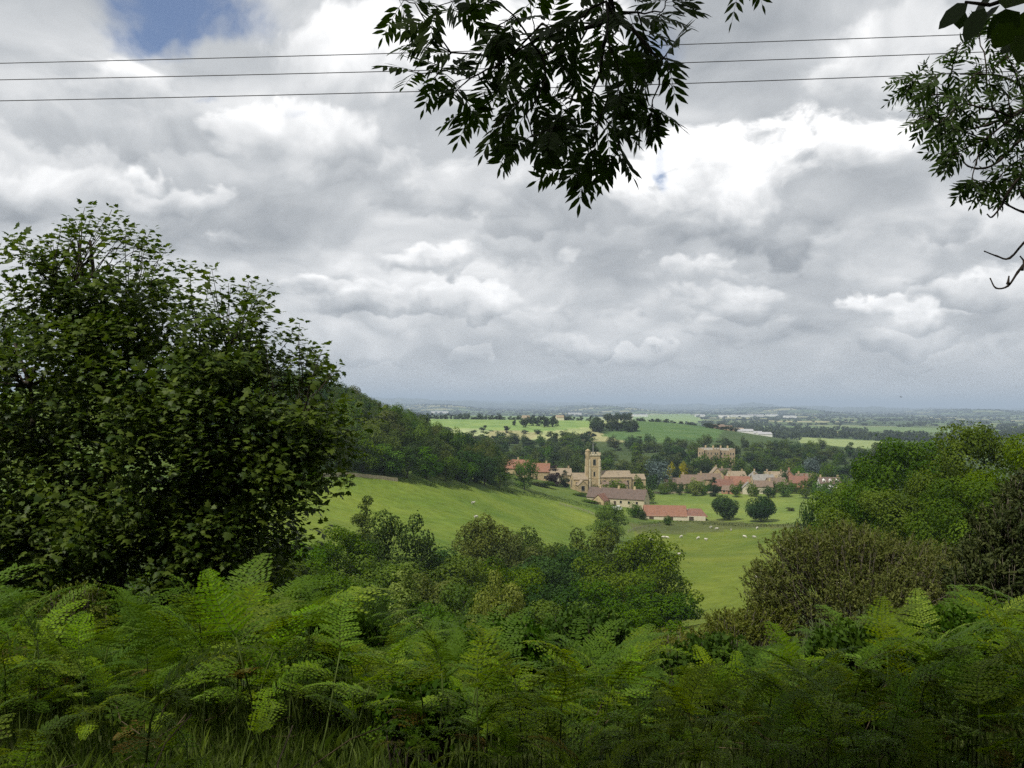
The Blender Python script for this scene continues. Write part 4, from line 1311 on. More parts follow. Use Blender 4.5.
def barn():
    x = P(674, 516, 384).x
    root = thing('barn', 'long low barn with a bright red-orange tiled roof beside the meadow', 'barn', (x, 384, hz(x, 384)), R(-4))
    mb = MB()
    mb.box(-13.2, 13.2, -5, 5, -2.5, 1.9)
    mb.build('wall', M['render_cream'], root)
    r1 = gable_roof(18.4, 9.4, 1.85, 3.9, over=0.45).build('roof', M['tile_orange'], root, (-4.2, 0, 0))
    r2 = gable_roof(9.4, 9.0, 1.8, 2.7, over=0.4, hip=2.4).build('roof', M['tile_red'], root, (9.3, 0, 0))
    r2['label'] = 'lower darker red-brown roof at the right end'
    g = MB()
    for s in (-13.35, 4.95):
        g.add([(s, -4.5, 1.903), (s, 4.5, 1.903), (s, 0, 5.5), (s + 0.2, -4.5, 1.903), (s + 0.2, 4.5, 1.903), (s + 0.2, 0, 5.5)], [(0, 2, 1), (3, 4, 5), (0, 3, 5, 2), (1, 2, 5, 4), (0, 1, 4, 3)])
    g.build('gable', M['render_cream'], root)
    for u in (-10.5, -2.0, 7.0):
        d = MB(); d.box(u - 1.0, u + 1.0, -5.07, -4.9, 0.0, 1.7); d.build('door', M['wood_dark'], root)
    # glazed strip where the tall roof steps down
    k = MB(); k.box(5.2, 8.0, 0.6, 1.6, 4.0, 4.35); k.build('skylight', M['sheet_pale'], root)


barn()


# distant farm on the right shoulder of the ridge
FARM = [(718, 427, 1330, 20, 10, 5, 4, 10, 'brick', 'tile_pink', 'pink-roofed farmhouse at the left of the distant farmstead'),
        (727, 428, 1320, 16, 9, 5, 4, -20, 'stone', 'tile_pink', 'stone farm building beside the distant pink-roofed farmhouse'),
        (736, 429, 1300, 22, 12, 4, 3, 5, 'stone', 'stone_tile', 'brown-roofed barn at the middle of the distant farmstead'),
        (744, 430, 1290, 26, 14, 4, 3, -8, 'render_white', 'sheet_pale', 'long pale-roofed shed at the front of the distant farmstead'),
        (754, 427, 1350, 24, 14, 5, 3, 0, 'render_white', 'sheet_pale', 'pale-roofed shed at the back of the distant farmstead'),
        (764, 429, 1320, 22, 12, 5, 3, 6, 'render_white', 'sheet_pale', 'white shed at the right end of the distant farmstead'),
        (711, 424, 1360, 14, 8, 4, 3, 0, 'render_cream', 'tile_pink', 'small house above the distant farmstead')]
for px, py, Y, L, Wd, Hh, rh, yaw, wl, rf, lab in FARM:
    p = P(px, py, Y)
    o = thing('farm_building', lab, 'building', (p.x, Y, hz(p.x, Y)), R(yaw), 'buildings of the distant farm')
    o.location.z = hz(p.x, Y)
    gable_wall(L, Wd, Hh + 1, rh, 4).build('wall', M[wl], o)
    gable_roof(L, Wd, Hh + 1, rh).build('roof', M[rf], o)
for px, Y, lab in [(560, 1340, 'small white house on the skyline of the ridge, at its left'), (526, 1380, 'little cream house by the trees behind the left ridge field')]:
    x = (px - 512) / FPX * Y
    o = thing('cottage', lab, 'house', (x, Y, hz(x, Y)), R(10), 'houses on the ridge')
    gable_wall(12, 8, 5, 3.5, 3).build('wall', M['render_cream'], o)
    gable_roof(12, 8, 5, 3.5).build('roof', M['stone_tile'], o)
for i, (px, py, L) in enumerate([(724, 409.5, 60), (742, 409, 90), (756, 411, 110), (772, 411.5, 80), (790, 412, 70), (736, 412, 60), (575, 409, 90), (440, 405, 120), (640, 408.5, 90), (700, 408, 60)]):
    Y = 5200 + 260 * (i % 4)
    x = (px - 512) / FPX * Y
    o = thing('industrial_shed', 'pale long shed far out on the plain, part of the distant trading estate', 'building', (x, Y, hz(x, Y)), R(5 * (i % 3)), 'pale sheds on the plain')
    gable_wall(L, 40, 12, 3, 5).build('wall', M['render_white'], o)
    gable_roof(L, 40, 12, 3).build('roof', M['sheet_pale'], o)


# hedges, walls, fence along the fields
def along(pts, step):
    pts = np.array(pts, float)
    seg = np.hypot(*np.diff(pts, axis=0).T)
    s = np.concatenate([[0], np.cumsum(seg)])
    t = np.arange(0, s[-1], step)
    return np.interp(t, s, pts[:, 0]), np.interp(t, s, pts[:, 1]), s[-1]


def hedge(label, pix, hgt, wid, mat, dens=10, seed=1, leaf=0.4, y0=100):
    pts = [hit(a, b, y0) for a, b in pix]
    rng = np.random.default_rng(seed)
    xs, ys, L = along(pts, 0.5)
    n = int(L * dens)
    k = rng.integers(0, len(xs), n)
    hv = hgt * (0.75 + 0.35 * np.sin(xs * 0.7 + seed) * np.sin(ys * 0.31) + 0.2 * rng.random(len(xs)))[k]
    x = xs[k] + rng.normal(0, wid * 0.4, n); y = ys[k] + rng.normal(0, wid * 0.4, n)
    z = H(x, y) + hv * rng.random(n) ** 0.7
    N = norm(rand_dirs(n, rng) + np.array([0, -0.2, 0.5]))
    V, F = leaf_quads(np.stack([x, y, z], -1), N, leaf * rng.uniform(0.6, 1.4, n), 0.8, rng)
    o = link('hedge', new_mesh('hedge', V, F, M[mat], rnd=rng.random(n)))
    return tag(o, label, 'hedge')


hedge('bushy hedge along the upper right edge of the left field', [(490, 489), (520, 494), (560, 501), (600, 510), (622, 517)], 2.2, 2.0, 'hedge', 22, 1)
hedge('ragged dark hedge across the pasture below the two dark round trees', [(700, 524), (735, 526), (790, 526), (830, 526)], 1.3, 1.8, 'hedge', 14, 2)
hedge('low rough hedge below the red-roofed barn', [(640, 525), (668, 522), (700, 522)], 0.9, 2.2, 'hedge', 10, 3)
hedge('hedge at the foot of the wood on the left field', [(400, 482), (430, 486), (470, 490)], 1.6, 1.6, 'hedge', 16, 4)
hedge('hedge between the village gardens and the meadow', [(668, 490), (720, 492), (780, 492), (830, 494)], 1.5, 1.5, 'hedge', 12, 5)


def stone_wall(label, pix, hgt=1.1, th=0.5, y0=100):
    pts = [hit(a, b, y0) for a, b in pix]
    xs, ys, L = along(pts, 2.0)
    mb = MB()
    z = H(xs, ys)
    for i in range(len(xs) - 1):
        dx, dy = xs[i + 1] - xs[i], ys[i + 1] - ys[i]
        q = math.hypot(dx, dy); nx, ny = -dy / q * th / 2, dx / q * th / 2
        a, b = z[i], z[i + 1]
        h1 = hgt * (0.93 + 0.14 * ((i * 7) % 5) / 5)
        mb.add([(xs[i] - nx, ys[i] - ny, a - .4), (xs[i + 1] - nx, ys[i + 1] - ny, b - .4), (xs[i + 1] + nx, ys[i + 1] + ny, b - .4), (xs[i] + nx, ys[i] + ny, a - .4),
                (xs[i] - nx, ys[i] - ny, a + h1), (xs[i + 1] - nx, ys[i + 1] - ny, b + h1), (xs[i + 1] + nx, ys[i + 1] + ny, b + h1), (xs[i] + nx, ys[i] + ny, a + h1)],
               [(4, 5, 6, 7), (0, 1, 5, 4), (2, 3, 7, 6)] + ([(0, 4, 7, 3)] if i == 0 else []) + ([(1, 2, 6, 5)] if i == len(xs) - 2 else []))
    return tag(mb.build('stone_wall', M['wall_stone']), label, 'wall')


stone_wall('pale dry stone wall at the top edge of the left field under the wood', [(322, 477), (350, 476), (380, 479), (402, 482)])
stone_wall('low pale wall along the back of the village meadow', [(650, 493), (690, 493), (745, 494)], 0.9)


def fence(label, pix, n_posts, y0=100):
    pts = [hit(a, b, y0) for a, b in pix]
    xs, ys, L = along(pts, 0.5)
    root = thing('fence', label, 'fence', (xs[0], ys[0], hz(xs[0], ys[0])))
    k = np.linspace(0, len(xs) - 1, n_posts).astype(int)
    px, py = xs[k], ys[k]; pz = H(px, py)
    o = np.array([xs[0], ys[0], hz(xs[0], ys[0])])
    for a, b, c in zip(px, py, pz):
        mb = MB(); q = np.array([a, b, c]) - o
        mb.box(q[0] - .07, q[0] + .07, q[1] - .07, q[1] + .07, q[2] - .4, q[2] + 1.25)
        mb.build('post', M['wood_grey'], root)
    for hh in (0.45, 0.8, 1.1):
        mb = MB()
        mb.tube(np.stack([px, py - 0.1, pz + hh], -1) - o, 0.05, 4)
        mb.build('rail', M['wood_grey'], root)


fence('grey post and rail fence below the lone round tree', [(628, 533), (636, 530), (646, 528), (660, 526)], 9)
fence('post and rail fence along the lower side of the farmhouse lane', [(560, 505), (585, 512), (606, 520)], 10)


# white van by the farmhouse
def van():
    x, y = hit(617, 510, 100)
    root = thing('van', 'white van parked beside the long stone farmhouse', 'van', (x, y, hz(x, y)), R(-20))
    prof = [(-2.4, 0.35), (2.35, 0.35), (2.4, 0.95), (1.9, 1.15), (1.25, 1.95), (-2.3, 2.0), (-2.42, 1.2)]
    mb = MB()
    n = len(prof)
    mb.add([(a, -0.95, b) for a, b in prof] + [(a, 0.95, b) for a, b in prof],
           [tuple(range(n)), tuple(range(2 * n - 1, n - 1, -1))] + [((i + 1) % n, i, n + i, n + (i + 1) % n) for i in range(n)])
    mb.build('body', M['paint_white'], root)
    for s in (-1, 1):
        g = MB(); yy = s * 0.952
        g.add([(0.3, yy, 1.2), (1.6, yy, 1.2), (1.15, yy, 1.8), (0.3, yy, 1.8)], [(0, 1, 2, 3) if s < 0 else (3, 2, 1, 0)]); g.build('side_window', M['glass'], root)
        for u in (-1.55, 1.5):
            wv = MB(); wv.tube([(u, s * 0.7, 0.34), (u, s * 0.97, 0.34)], 0.34, 14); wv.build('wheel', M['rubber'], root)
    g = MB(); g.add([(1.87, -0.8, 1.2), (1.87, 0.8, 1.2), (1.29, 0.75, 1.92), (1.29, -0.75, 1.92)], [(0, 1, 2, 3)]); g.build('windscreen', M['glass'], root)


van()


# sheep
def skin_mesh(name, verts, edges, radii, mat, root=0, sub=1):
    me = bpy.data.meshes.new(name)
    me.from_pydata(verts, edges, [])
    o = bpy.data.objects.new(name, me); C.objects.link(o)
    sk = o.modifiers.new('skin', 'SKIN'); sk.use_smooth_shade = True
    for i, r_ in enumerate(radii):
        me.skin_vertices[0].data[i].radius = r_ if isinstance(r_, tuple) else (r_, r_)
        me.skin_vertices[0].data[i].use_root = (i == root)
    s = o.modifiers.new('sub', 'SUBSURF'); s.levels = sub; s.render_levels = sub
    bpy.context.view_layer.update()
    dg = bpy.context.evaluated_depsgraph_get()
    res = bpy.data.meshes.new_from_object(o.evaluated_get(dg))
    bpy.data.objects.remove(o)
    res.materials.clear(); res.materials.append(mat)
    res.name = name
    return res


def sheep_mesh(graze, nm):
    z = 0.72
    v = [(-0.48, 0, z), (-0.2, 0, z + .02), (0.15, 0, z), (0.42, 0, z + .02), (0.62, 0, z + (0.02 if graze else 0.22))]
    head = [(0.80, 0, 0.32), (0.92, 0, 0.14)] if graze else [(0.76, 0, 1.08), (0.95, 0, 1.02)]
    v += head
    e = [(0, 1), (1, 2), (2, 3), (3, 4), (4, 5), (5, 6)]
    r = [0.22, 0.33, 0.33, 0.27, 0.15, 0.11, 0.06]
    for (b, sx) in ((0, -0.42), (3, 0.38)):
        for s in (-1, 1):
            i = len(v)
            kx = -0.06 if sx < 0 else 0.0
            v += [(sx, s * 0.15, 0.45), (sx + kx, s * 0.15, 0.26), (sx, s * 0.15, 0.0)]
            e += [(b, i), (i, i + 1), (i + 1, i + 2)]
            r += [0.09, 0.045, 0.04]
    i = len(v); v += [(-0.66, 0, 0.55)]; e += [(0, i)]; r += [0.05]
    return skin_mesh(nm, v, e, r, M['wool'], 1)


SH = [sheep_mesh(True, 'grazing_sheep'), sheep_mesh(False, 'standing_sheep')]
for i, (px, py, k, lab) in enumerate([
        (731, 531, 0, 'white sheep near the top of the lower pasture below the left dark round tree'), (744.5, 538, 0, 'white sheep between and below the two dark round trees, left of its neighbour'),
        (754, 538.5, 0, 'white sheep below the right dark round tree, right of its close neighbour'), (706, 541, 1, 'larger white sheep standing by itself in mid pasture below the barn end'),
        (698, 539.5, 0, 'white sheep just left of the larger standing sheep'), (681, 538, 0, 'white sheep in the pasture below the red-orange barn roof'),
        (667, 538.8, 0, 'right one of a close pair of white sheep left of the others'), (663.5, 538.6, 0, 'left one of a close pair of white sheep left of the others'),
        (679, 556, 1, 'lone white sheep lower in the pasture beside the big green tree'), (757, 580.5, 1, 'lone white sheep low in the pasture beside the olive-brown scrub'),
        (651, 541, 0, 'white sheep at the left edge of the lower pasture near the fence'), (717, 530, 0, 'white sheep highest in the pasture, left of the round tree shadows'),
        (757, 529.5, 0, 'white sheep close under the right dark round tree'), (711, 528.5, 0, 'white sheep near the hedge left of the dark round trees'),
        (473, 504.5, 1, 'white sheep alone in the upper left field'), (476, 518.5, 0, 'white sheep lower down in the left field')]):
    x, y = hit(px, py, 100)
    o = link('sheep', SH[k], None, (x, y, hz(x, y)))
    o.rotation_euler = (0, 0, RNG.uniform(0, 6.28)); o.scale = (1.0, 1.0, 1.0)
    tag(o, lab, 'sheep', 'sheep in the fields')

# bird
bp = P(901, 397, 140)
bm_ = skin_mesh('bird', [(-.25, 0, 0), (-.1, 0, 0), (.08, 0, .01), (.2, 0, .03), (-.05, .18, .07), (-.1, .42, .04), (-.05, -.18, .07), (-.1, -.42, .04), (.03, 0, .02)],
                [(0, 1), (1, 2), (2, 3), (1, 4), (4, 5), (1, 6), (6, 7)], [.035, .07, .07, .035, (.05, .012), (.03, .008), (.05, .012), (.03, .008), .01], M['feather'], 1)
b_ = link('bird', bm_, None, bp); b_.rotation_euler = (0.2, 0, 0.7)
tag(b_, 'small dark bird flying far off in the grey sky above the horizon', 'bird')


# ------------------------------------------------------------------ overhead wires
def wire(label, py0, pym, py1, Y):
    a, m_, b = np.array(P(-10, py0, Y)), np.array(P(512, pym, Y)), np.array(P(1034, py1, Y))
    t = np.linspace(-2.2, 3.2, 60)          # runs on far beyond both sides
    z = a[2] * (1 - t) * (1 - 2 * t) + m_[2] * 4 * t * (1 - t) + b[2] * t * (2 * t - 1)
    z = a[2] + (b[2] - a[2]) * t + (z - (a[2] + (b[2] - a[2]) * t)) * 0.5
    x = a[0] + (b[0] - a[0]) * t
    me = tubes_mesh('overhead_wire', [(np.stack([x, np.full_like(x, Y), z], -1), 0.0075)], M['wire'], 6)
    tag(link('overhead_wire', me), label, 'wire', 'overhead wires')


wire('top one of the three overhead wires crossing the sky', 63.5, 52, 32, 15.5)
wire('middle one of the three overhead wires crossing the sky', 80, 71, 50, 15.0)
wire('lowest of the three overhead wires crossing the sky', 101, 92, 70.5, 14.6)

# ------------------------------------------------------------------ sycamore on the left
SYC_TV = np.array([(0, 0, 0), (0.10, -0.34, -.03), (0.22, -0.50, -.08), (0.38, -0.30, -.02), (0.62, -0.42, -.09), (0.66, -0.17, -.03), (1.0, 0, -.14),
                   (0.66, 0.17, -.03), (0.62, 0.42, -.09), (0.38, 0.30, -.02), (0.22, 0.50, -.08), (0.10, 0.34, -.03), (0.4, 0, 0.03)])
SYC_TF = [(12, i, i + 1) for i in range(0, 11)] + [(12, 11, 0)]


def shoots(tips, rng, leaf, per, dtype='syc', length=0.7):
    """leaf positions and frames along shoots; tips = (base, direction, length)"""
    O, X, Y_, Z, S, Rn = [], [], [], [], [], []
    for b, dv, L in tips:
        lr = rng.random()
        n = max(3, int(per * L / length))
        for i in range(n):
            t = 0.15 + 0.85 * (i + 0.75 + 0.12 * rng.normal()) / n
            p = b + dv * L * t
            th = (i % 2) * math.pi / 2 + rng.normal(0, 0.35)
            side = norm(np.cross(dv, [0.1, 0.2, 1.0]))
            oth = np.cross(side, dv)
            for s in (1, -1, 1j, -1j) if t > 0.6 else (1, -1):
                th2 = th + (math.pi / 2 if isinstance(s, complex) else 0)
                s = s.imag if isinstance(s, complex) else s
                o = s * (math.cos(th2) * side + math.sin(th2) * oth)
                xx = norm(o + dv * 0.5 * (t + 0.2) + np.array([0, 0, -0.15]) + rng.normal(0, 0.25, 3))
                up = norm(np.array([0, 0, 1.0]) + dv * 0.3 + o * 0.3 + rng.normal(0, 0.3, 3))
                yy = norm(np.cross(up, xx)); zz = np.cross(xx, yy)
                O.append(p + xx * leaf * 0.5); X.append(xx); Y_.append(yy); Z.append(zz)
                S.append(leaf * rng.uniform(0.6, 1.2) * (1.1 - 0.5 * t)); Rn.append(0.35 * lr + 0.65 * rng.random() ** 1.3)
    return [np.array(q) for q in (O, X, Y_, Z, S, Rn)]


def sycamore():
    rng = np.random.default_rng(21)
    Yt = 12.0
    bx_ = P(132, 560, Yt).x
    zb = hz(bx_, Yt)
    base = np.array([bx_, Yt, zb])
    root = thing('sycamore_tree', 'large leafy sycamore filling the left side, standing behind the bracken', 'tree', tuple(base))
    # crown masses (pixel bearing and height, distance, radii in metres)
    masses = []
    for px, py, Y, rx, ry, rz, wt in [(95, 300, 12.2, 0.95, 1.2, 1.05, 1.0), (60, 380, 12.2, 1.6, 1.7, 1.2, 1.4), (170, 370, 11.9, 1.45, 1.6, 1.25, 1.5), (225, 380, 11.7, 0.85, 1.2, 0.95, 0.8), (120, 470, 11.9, 2.2, 1.9, 1.15, 1.9),
                                      (245, 465, 11.6, 1.05, 1.4, 1.0, 1.1), (0, 460, 12.3, 1.6, 1.8, 1.3, 1.2), (210, 525, 11.7, 1.3, 1.4, 0.62, 0.9), (60, 530, 12.0, 1.7, 1.6, 0.65, 0.9), (-70, 400, 12.5, 1.5, 1.7, 1.5, 0.8),
                                      (100, 565, 12.3, 2.0, 1.6, 0.45, 0.8), (230, 560, 11.9, 0.9, 1.2, 0.4, 0.5), (295, 440, 11.6, 0.5, 0.9, 0.55, 0.5), (-10, 545, 12.5, 1.4, 1.4, 0.5, 0.5)]:
        masses.append((np.array(P(px, py, Y)), np.array([rx, ry, rz]), wt))
    wts = np.array([m[2] for m in masses]); wts = wts / wts.sum()
    tips, tubes = [], []
    top = np.array(P(90, 240, 12.2))
    leader = bend(base + [0, 0, -0.4], top, 0.012, 10, rng)
    tubes.append((leader, np.linspace(0.12, 0.02, 10)))
    st2 = bend(base + [0.12, 0.1, -0.4], np.array(P(215, 330, 11.8)), 0.02, 8, rng); tubes.append((st2, np.linspace(0.09, 0.015, 8)))
    st3 = bend(base + [-0.15, 0.1, -0.4], np.array(P(10, 330, 12.3)), 0.02, 8, rng); tubes.append((st3, np.linspace(0.10, 0.015, 8)))
    stems = np.concatenate([leader[2:-1], st2[1:-1], st3[1:-1]])
    limbs = []
    for c, r_, wt in masses:
        for i in range(int(4 + 4 * wt)):
            e = c + rand_dirs(1, rng)[0] * r_ * rng.uniform(0.3, 0.75)
            dd = np.linalg.norm(stems - e, axis=1) + 1.2 * np.maximum(0, stems[:, 2] - e[2] + 0.3)
            s = stems[np.argmin(dd)]
            q = bend(s, e, 0.04, 6, rng, -0.03)
            tubes.append((q, np.linspace(0.035, 0.010, 6)))
            limbs.append(q)
    LP = np.concatenate([q[2:] for q in limbs])
    tuft = []
    for i in range(470):
        m_ = masses[rng.choice(len(masses), p=wts)]
        dv = rand_dirs(1, rng)[0]
        q = rng.uniform(0.6, 1.08) if rng.random() < 0.8 else rng.uniform(0.2, 0.6)
        tuft.append((m_[0] + dv * m_[1] * q, dv))
    for i in range(5000):
        tc_, dv = tuft[i % len(tuft)]
        p = tc_ + rng.normal(0, 1, 3) * np.array([0.24, 0.24, 0.11])
        if p[2] < zb + 0.5: continue
        dirn = norm(dv * np.array([1, 1, 0.6]) + np.array([0, 0, 0.75]) + rng.normal(0, 0.3, 3))
        L = rng.uniform(0.25, 0.5)
        tips.append((p - dirn * L * 0.6, dirn, L))
    # tall free shoots that break the outline
    for px, py, L in [(80, 222, .7), (55, 238, .6), (100, 225, .6), (118, 232, .6), (140, 243, .5), (150, 236, .6), (165, 248, .5), (72, 235, .6), (40, 262, .6), (12, 285, .75), (8, 300, .6), (2, 320, .6), (185, 262, .5), (210, 268, .5), (28, 255, .5),
                      (228, 280, .5), (255, 290, .7), (262, 305, .5), (248, 315, .5), (338, 371, .5), (332, 380, .5), (322, 352, .6), (312, 345, .6), (108, 214, .7), (88, 210, .8), (262, 282, .7), (305, 330, .75), (290, 355, .5), (318, 360, .55), (330, 373, .5), (308, 378, .6), (325, 385, .4), (272, 362, .6), (265, 340, .5), (330, 405, .5), (318, 425, .5), (325, 448, .5), (312, 480, .5), (318, 500, .4), (300, 515, .5), (20, 240, .4), (132, 228, .5), (60, 220, .4)]:
        for k in range(3):
            p = np.array(P(px + rng.normal(0, 5), py + rng.normal(0, 4), 12 + rng.normal(0, 0.4)))
            dirn = norm(np.array([0.12 * (px - 120) / 100, rng.normal(0, 0.2), 0.95 if py < 380 else 0.35]))
            if py > 370: dirn = norm(np.array([0.9, rng.normal(0, .3), 0.25]))
            tips.append((p - dirn * L, dirn, L))
            s = LP[np.argmin(np.linalg.norm(LP - (p - dirn * L), axis=1))]
            if np.linalg.norm(s - p) < 1.5: tubes.append((bend(s, p - dirn * 0.03, 0.02, 5, rng), np.linspace(0.010, 0.003, 5)))
            else: tubes.append((bend(p - dirn * L * 1.3, p - dirn * 0.03, 0.02, 5, rng), np.linspace(0.008, 0.003, 5)))
    tubes_rel = [(np.asarray(q) - base, r_) for q, r_ in tubes]
    link('trunk', tubes_mesh('trunk', tubes_rel[:3], M['bark'], 9), root)
    link('limb', tubes_mesh('limb', tubes_rel[3:], M['bark'], 5), root)
    O, X, Y_, Z, S, Rn = shoots(tips, rng, 0.142, 5, length=0.6)
    V, F = template_leaves(SYC_TV, SYC_TF, O - base, X, Y_, Z, S)
    link('crown', new_mesh('crown', V, F, M['sycamore'], rnd=np.repeat(Rn, len(SYC_TF))), root)
    return len(O)


sycamore()


# ------------------------------------------------------------------ ash boughs overhead
LEAFLET_V = np.array([(0, 0, 0), (0.28, 0.12, 0.02), (0.60, 0.125, 0.0), (1, 0, -0.06), (0.60, -0.125, 0.0), (0.28, -0.12, 0.02)])
LEAFLET_F = [(0, 1, 2, 3, 4, 5)]


def pinnate(bases, dirs, ups, length, leaflet, rng, pairs=5):
    O, X, Y_, Z, S, Rn, rach = [], [], [], [], [], [], []
    for b, dv, up in zip(bases, dirs, ups):
        side = norm(np.cross(up, dv)); up = np.cross(dv, side)
        r0 = rng.random()
        L = length * rng.uniform(0.75, 1.15)
        lf = leaflet * rng.uniform(0.85, 1.15)
        tt = np.linspace(0, 1, 5)
        curve = b + dv * (L * tt)[:, None] + np.array([0, 0, -0.18 * L]) * (tt ** 2)[:, None]
        rach.append(curve)
        for k in range(pairs + 1):
            t = 0.22 + 0.78 * k / pairs
            p = b + dv * L * t + np.array([0, 0, -0.18 * L * t * t])
            for s in ((1, -1) if k < pairs else (0,)):
                xx = norm(dv * (0.75 if s else 1.0) + s * side * 0.9 + np.array([0, 0, -0.25]) + rng.normal(0, 0.10, 3))
                uu = norm(up + rng.normal(0, 0.22, 3))
                yy = norm(np.cross(uu, xx)); zz = np.cross(xx, yy)
                O.append(p); X.append(xx); Y_.append(yy); Z.append(zz)
                S.append(lf * (0.75 + 0.35 * math.sin(math.pi * min(1, t)))); Rn.append(0.5 * r0 + 0.5 * rng.random())
    return [np.array(q) for q in (O, X, Y_, Z, S, Rn)], rach


def mst(root_pt, pts):
    """grow twigs outwards from root: parent of each point"""
    nodes = [np.asarray(root_pt, float)]; par = [-1]
    left = list(range(len(pts)))
    cost = [0.0]
    while left:
        best = None
        for i in left:
            dd = [np.linalg.norm(pts[i] - nodes[j]) * 1.0 + 0.35 * cost[j] for j in range(len(nodes))]
            j = int(np.argmin(dd))
            if best is None or dd[j] < best[0]: best = (dd[j], i, j)
        _, i, j = best
        nodes.append(pts[i]); par.append(j); cost.append(cost[j] + np.linalg.norm(pts[i] - nodes[j])); left.remove(i)
    return nodes, par


def bough(root, base, root_pt, pts, rng, length, leaflet, nleaf, r_tip, mat, spread=0.6, pairs=5, droop=-0.3, limb_pts=None):
    nodes, par = mst(root_pt, pts)
    n = len(nodes)
    kids = [0] * n
    size = [1] * n
    for i in range(n - 1, 0, -1): size[par[i]] += size[i]
    tubes = []
    for i in range(1, n):
        j = par[i]
        q = bend(nodes[j], nodes[i], 0.035, 4, rng)
        tubes.append((q - base, np.linspace(r_tip * size[j] ** 0.45 if j else r_tip * size[i] ** 0.45, r_tip * size[i] ** 0.45, 4)))
    if limb_pts is not None:
        lp = np.array(limb_pts)
        tubes.append((lp - base, np.linspace(r_tip * 22, r_tip * n ** 0.5, len(lp))))
    bs, ds, us = [], [], []
    for i in range(1, n):
        out = norm(nodes[i] - nodes[par[i]])
        for k in range(nleaf):
            dv = norm(out * 0.55 + rng.normal(0, spread, 3) + np.array([0, 0, droop]))
            t = rng.uniform(-0.5, 0.0)
            bs.append(nodes[i] + (nodes[i] - nodes[par[i]]) * t)
            ds.append(dv); us.append(norm(np.array([0, -0.75, 0.65]) + rng.normal(0, 0.4, 3)))
    (O, X, Y_, Z, S, Rn), rach = pinnate(bs, ds, us, length, leaflet, rng, pairs)
    V, F = template_leaves(LEAFLET_V, LEAFLET_F, O - base, X, Y_, Z, S)
    return tubes + [(c - base, np.linspace(r_tip * 0.7, r_tip * 0.3, len(c))) for c in rach], V, F, np.repeat(Rn, len(LEAFLET_F))


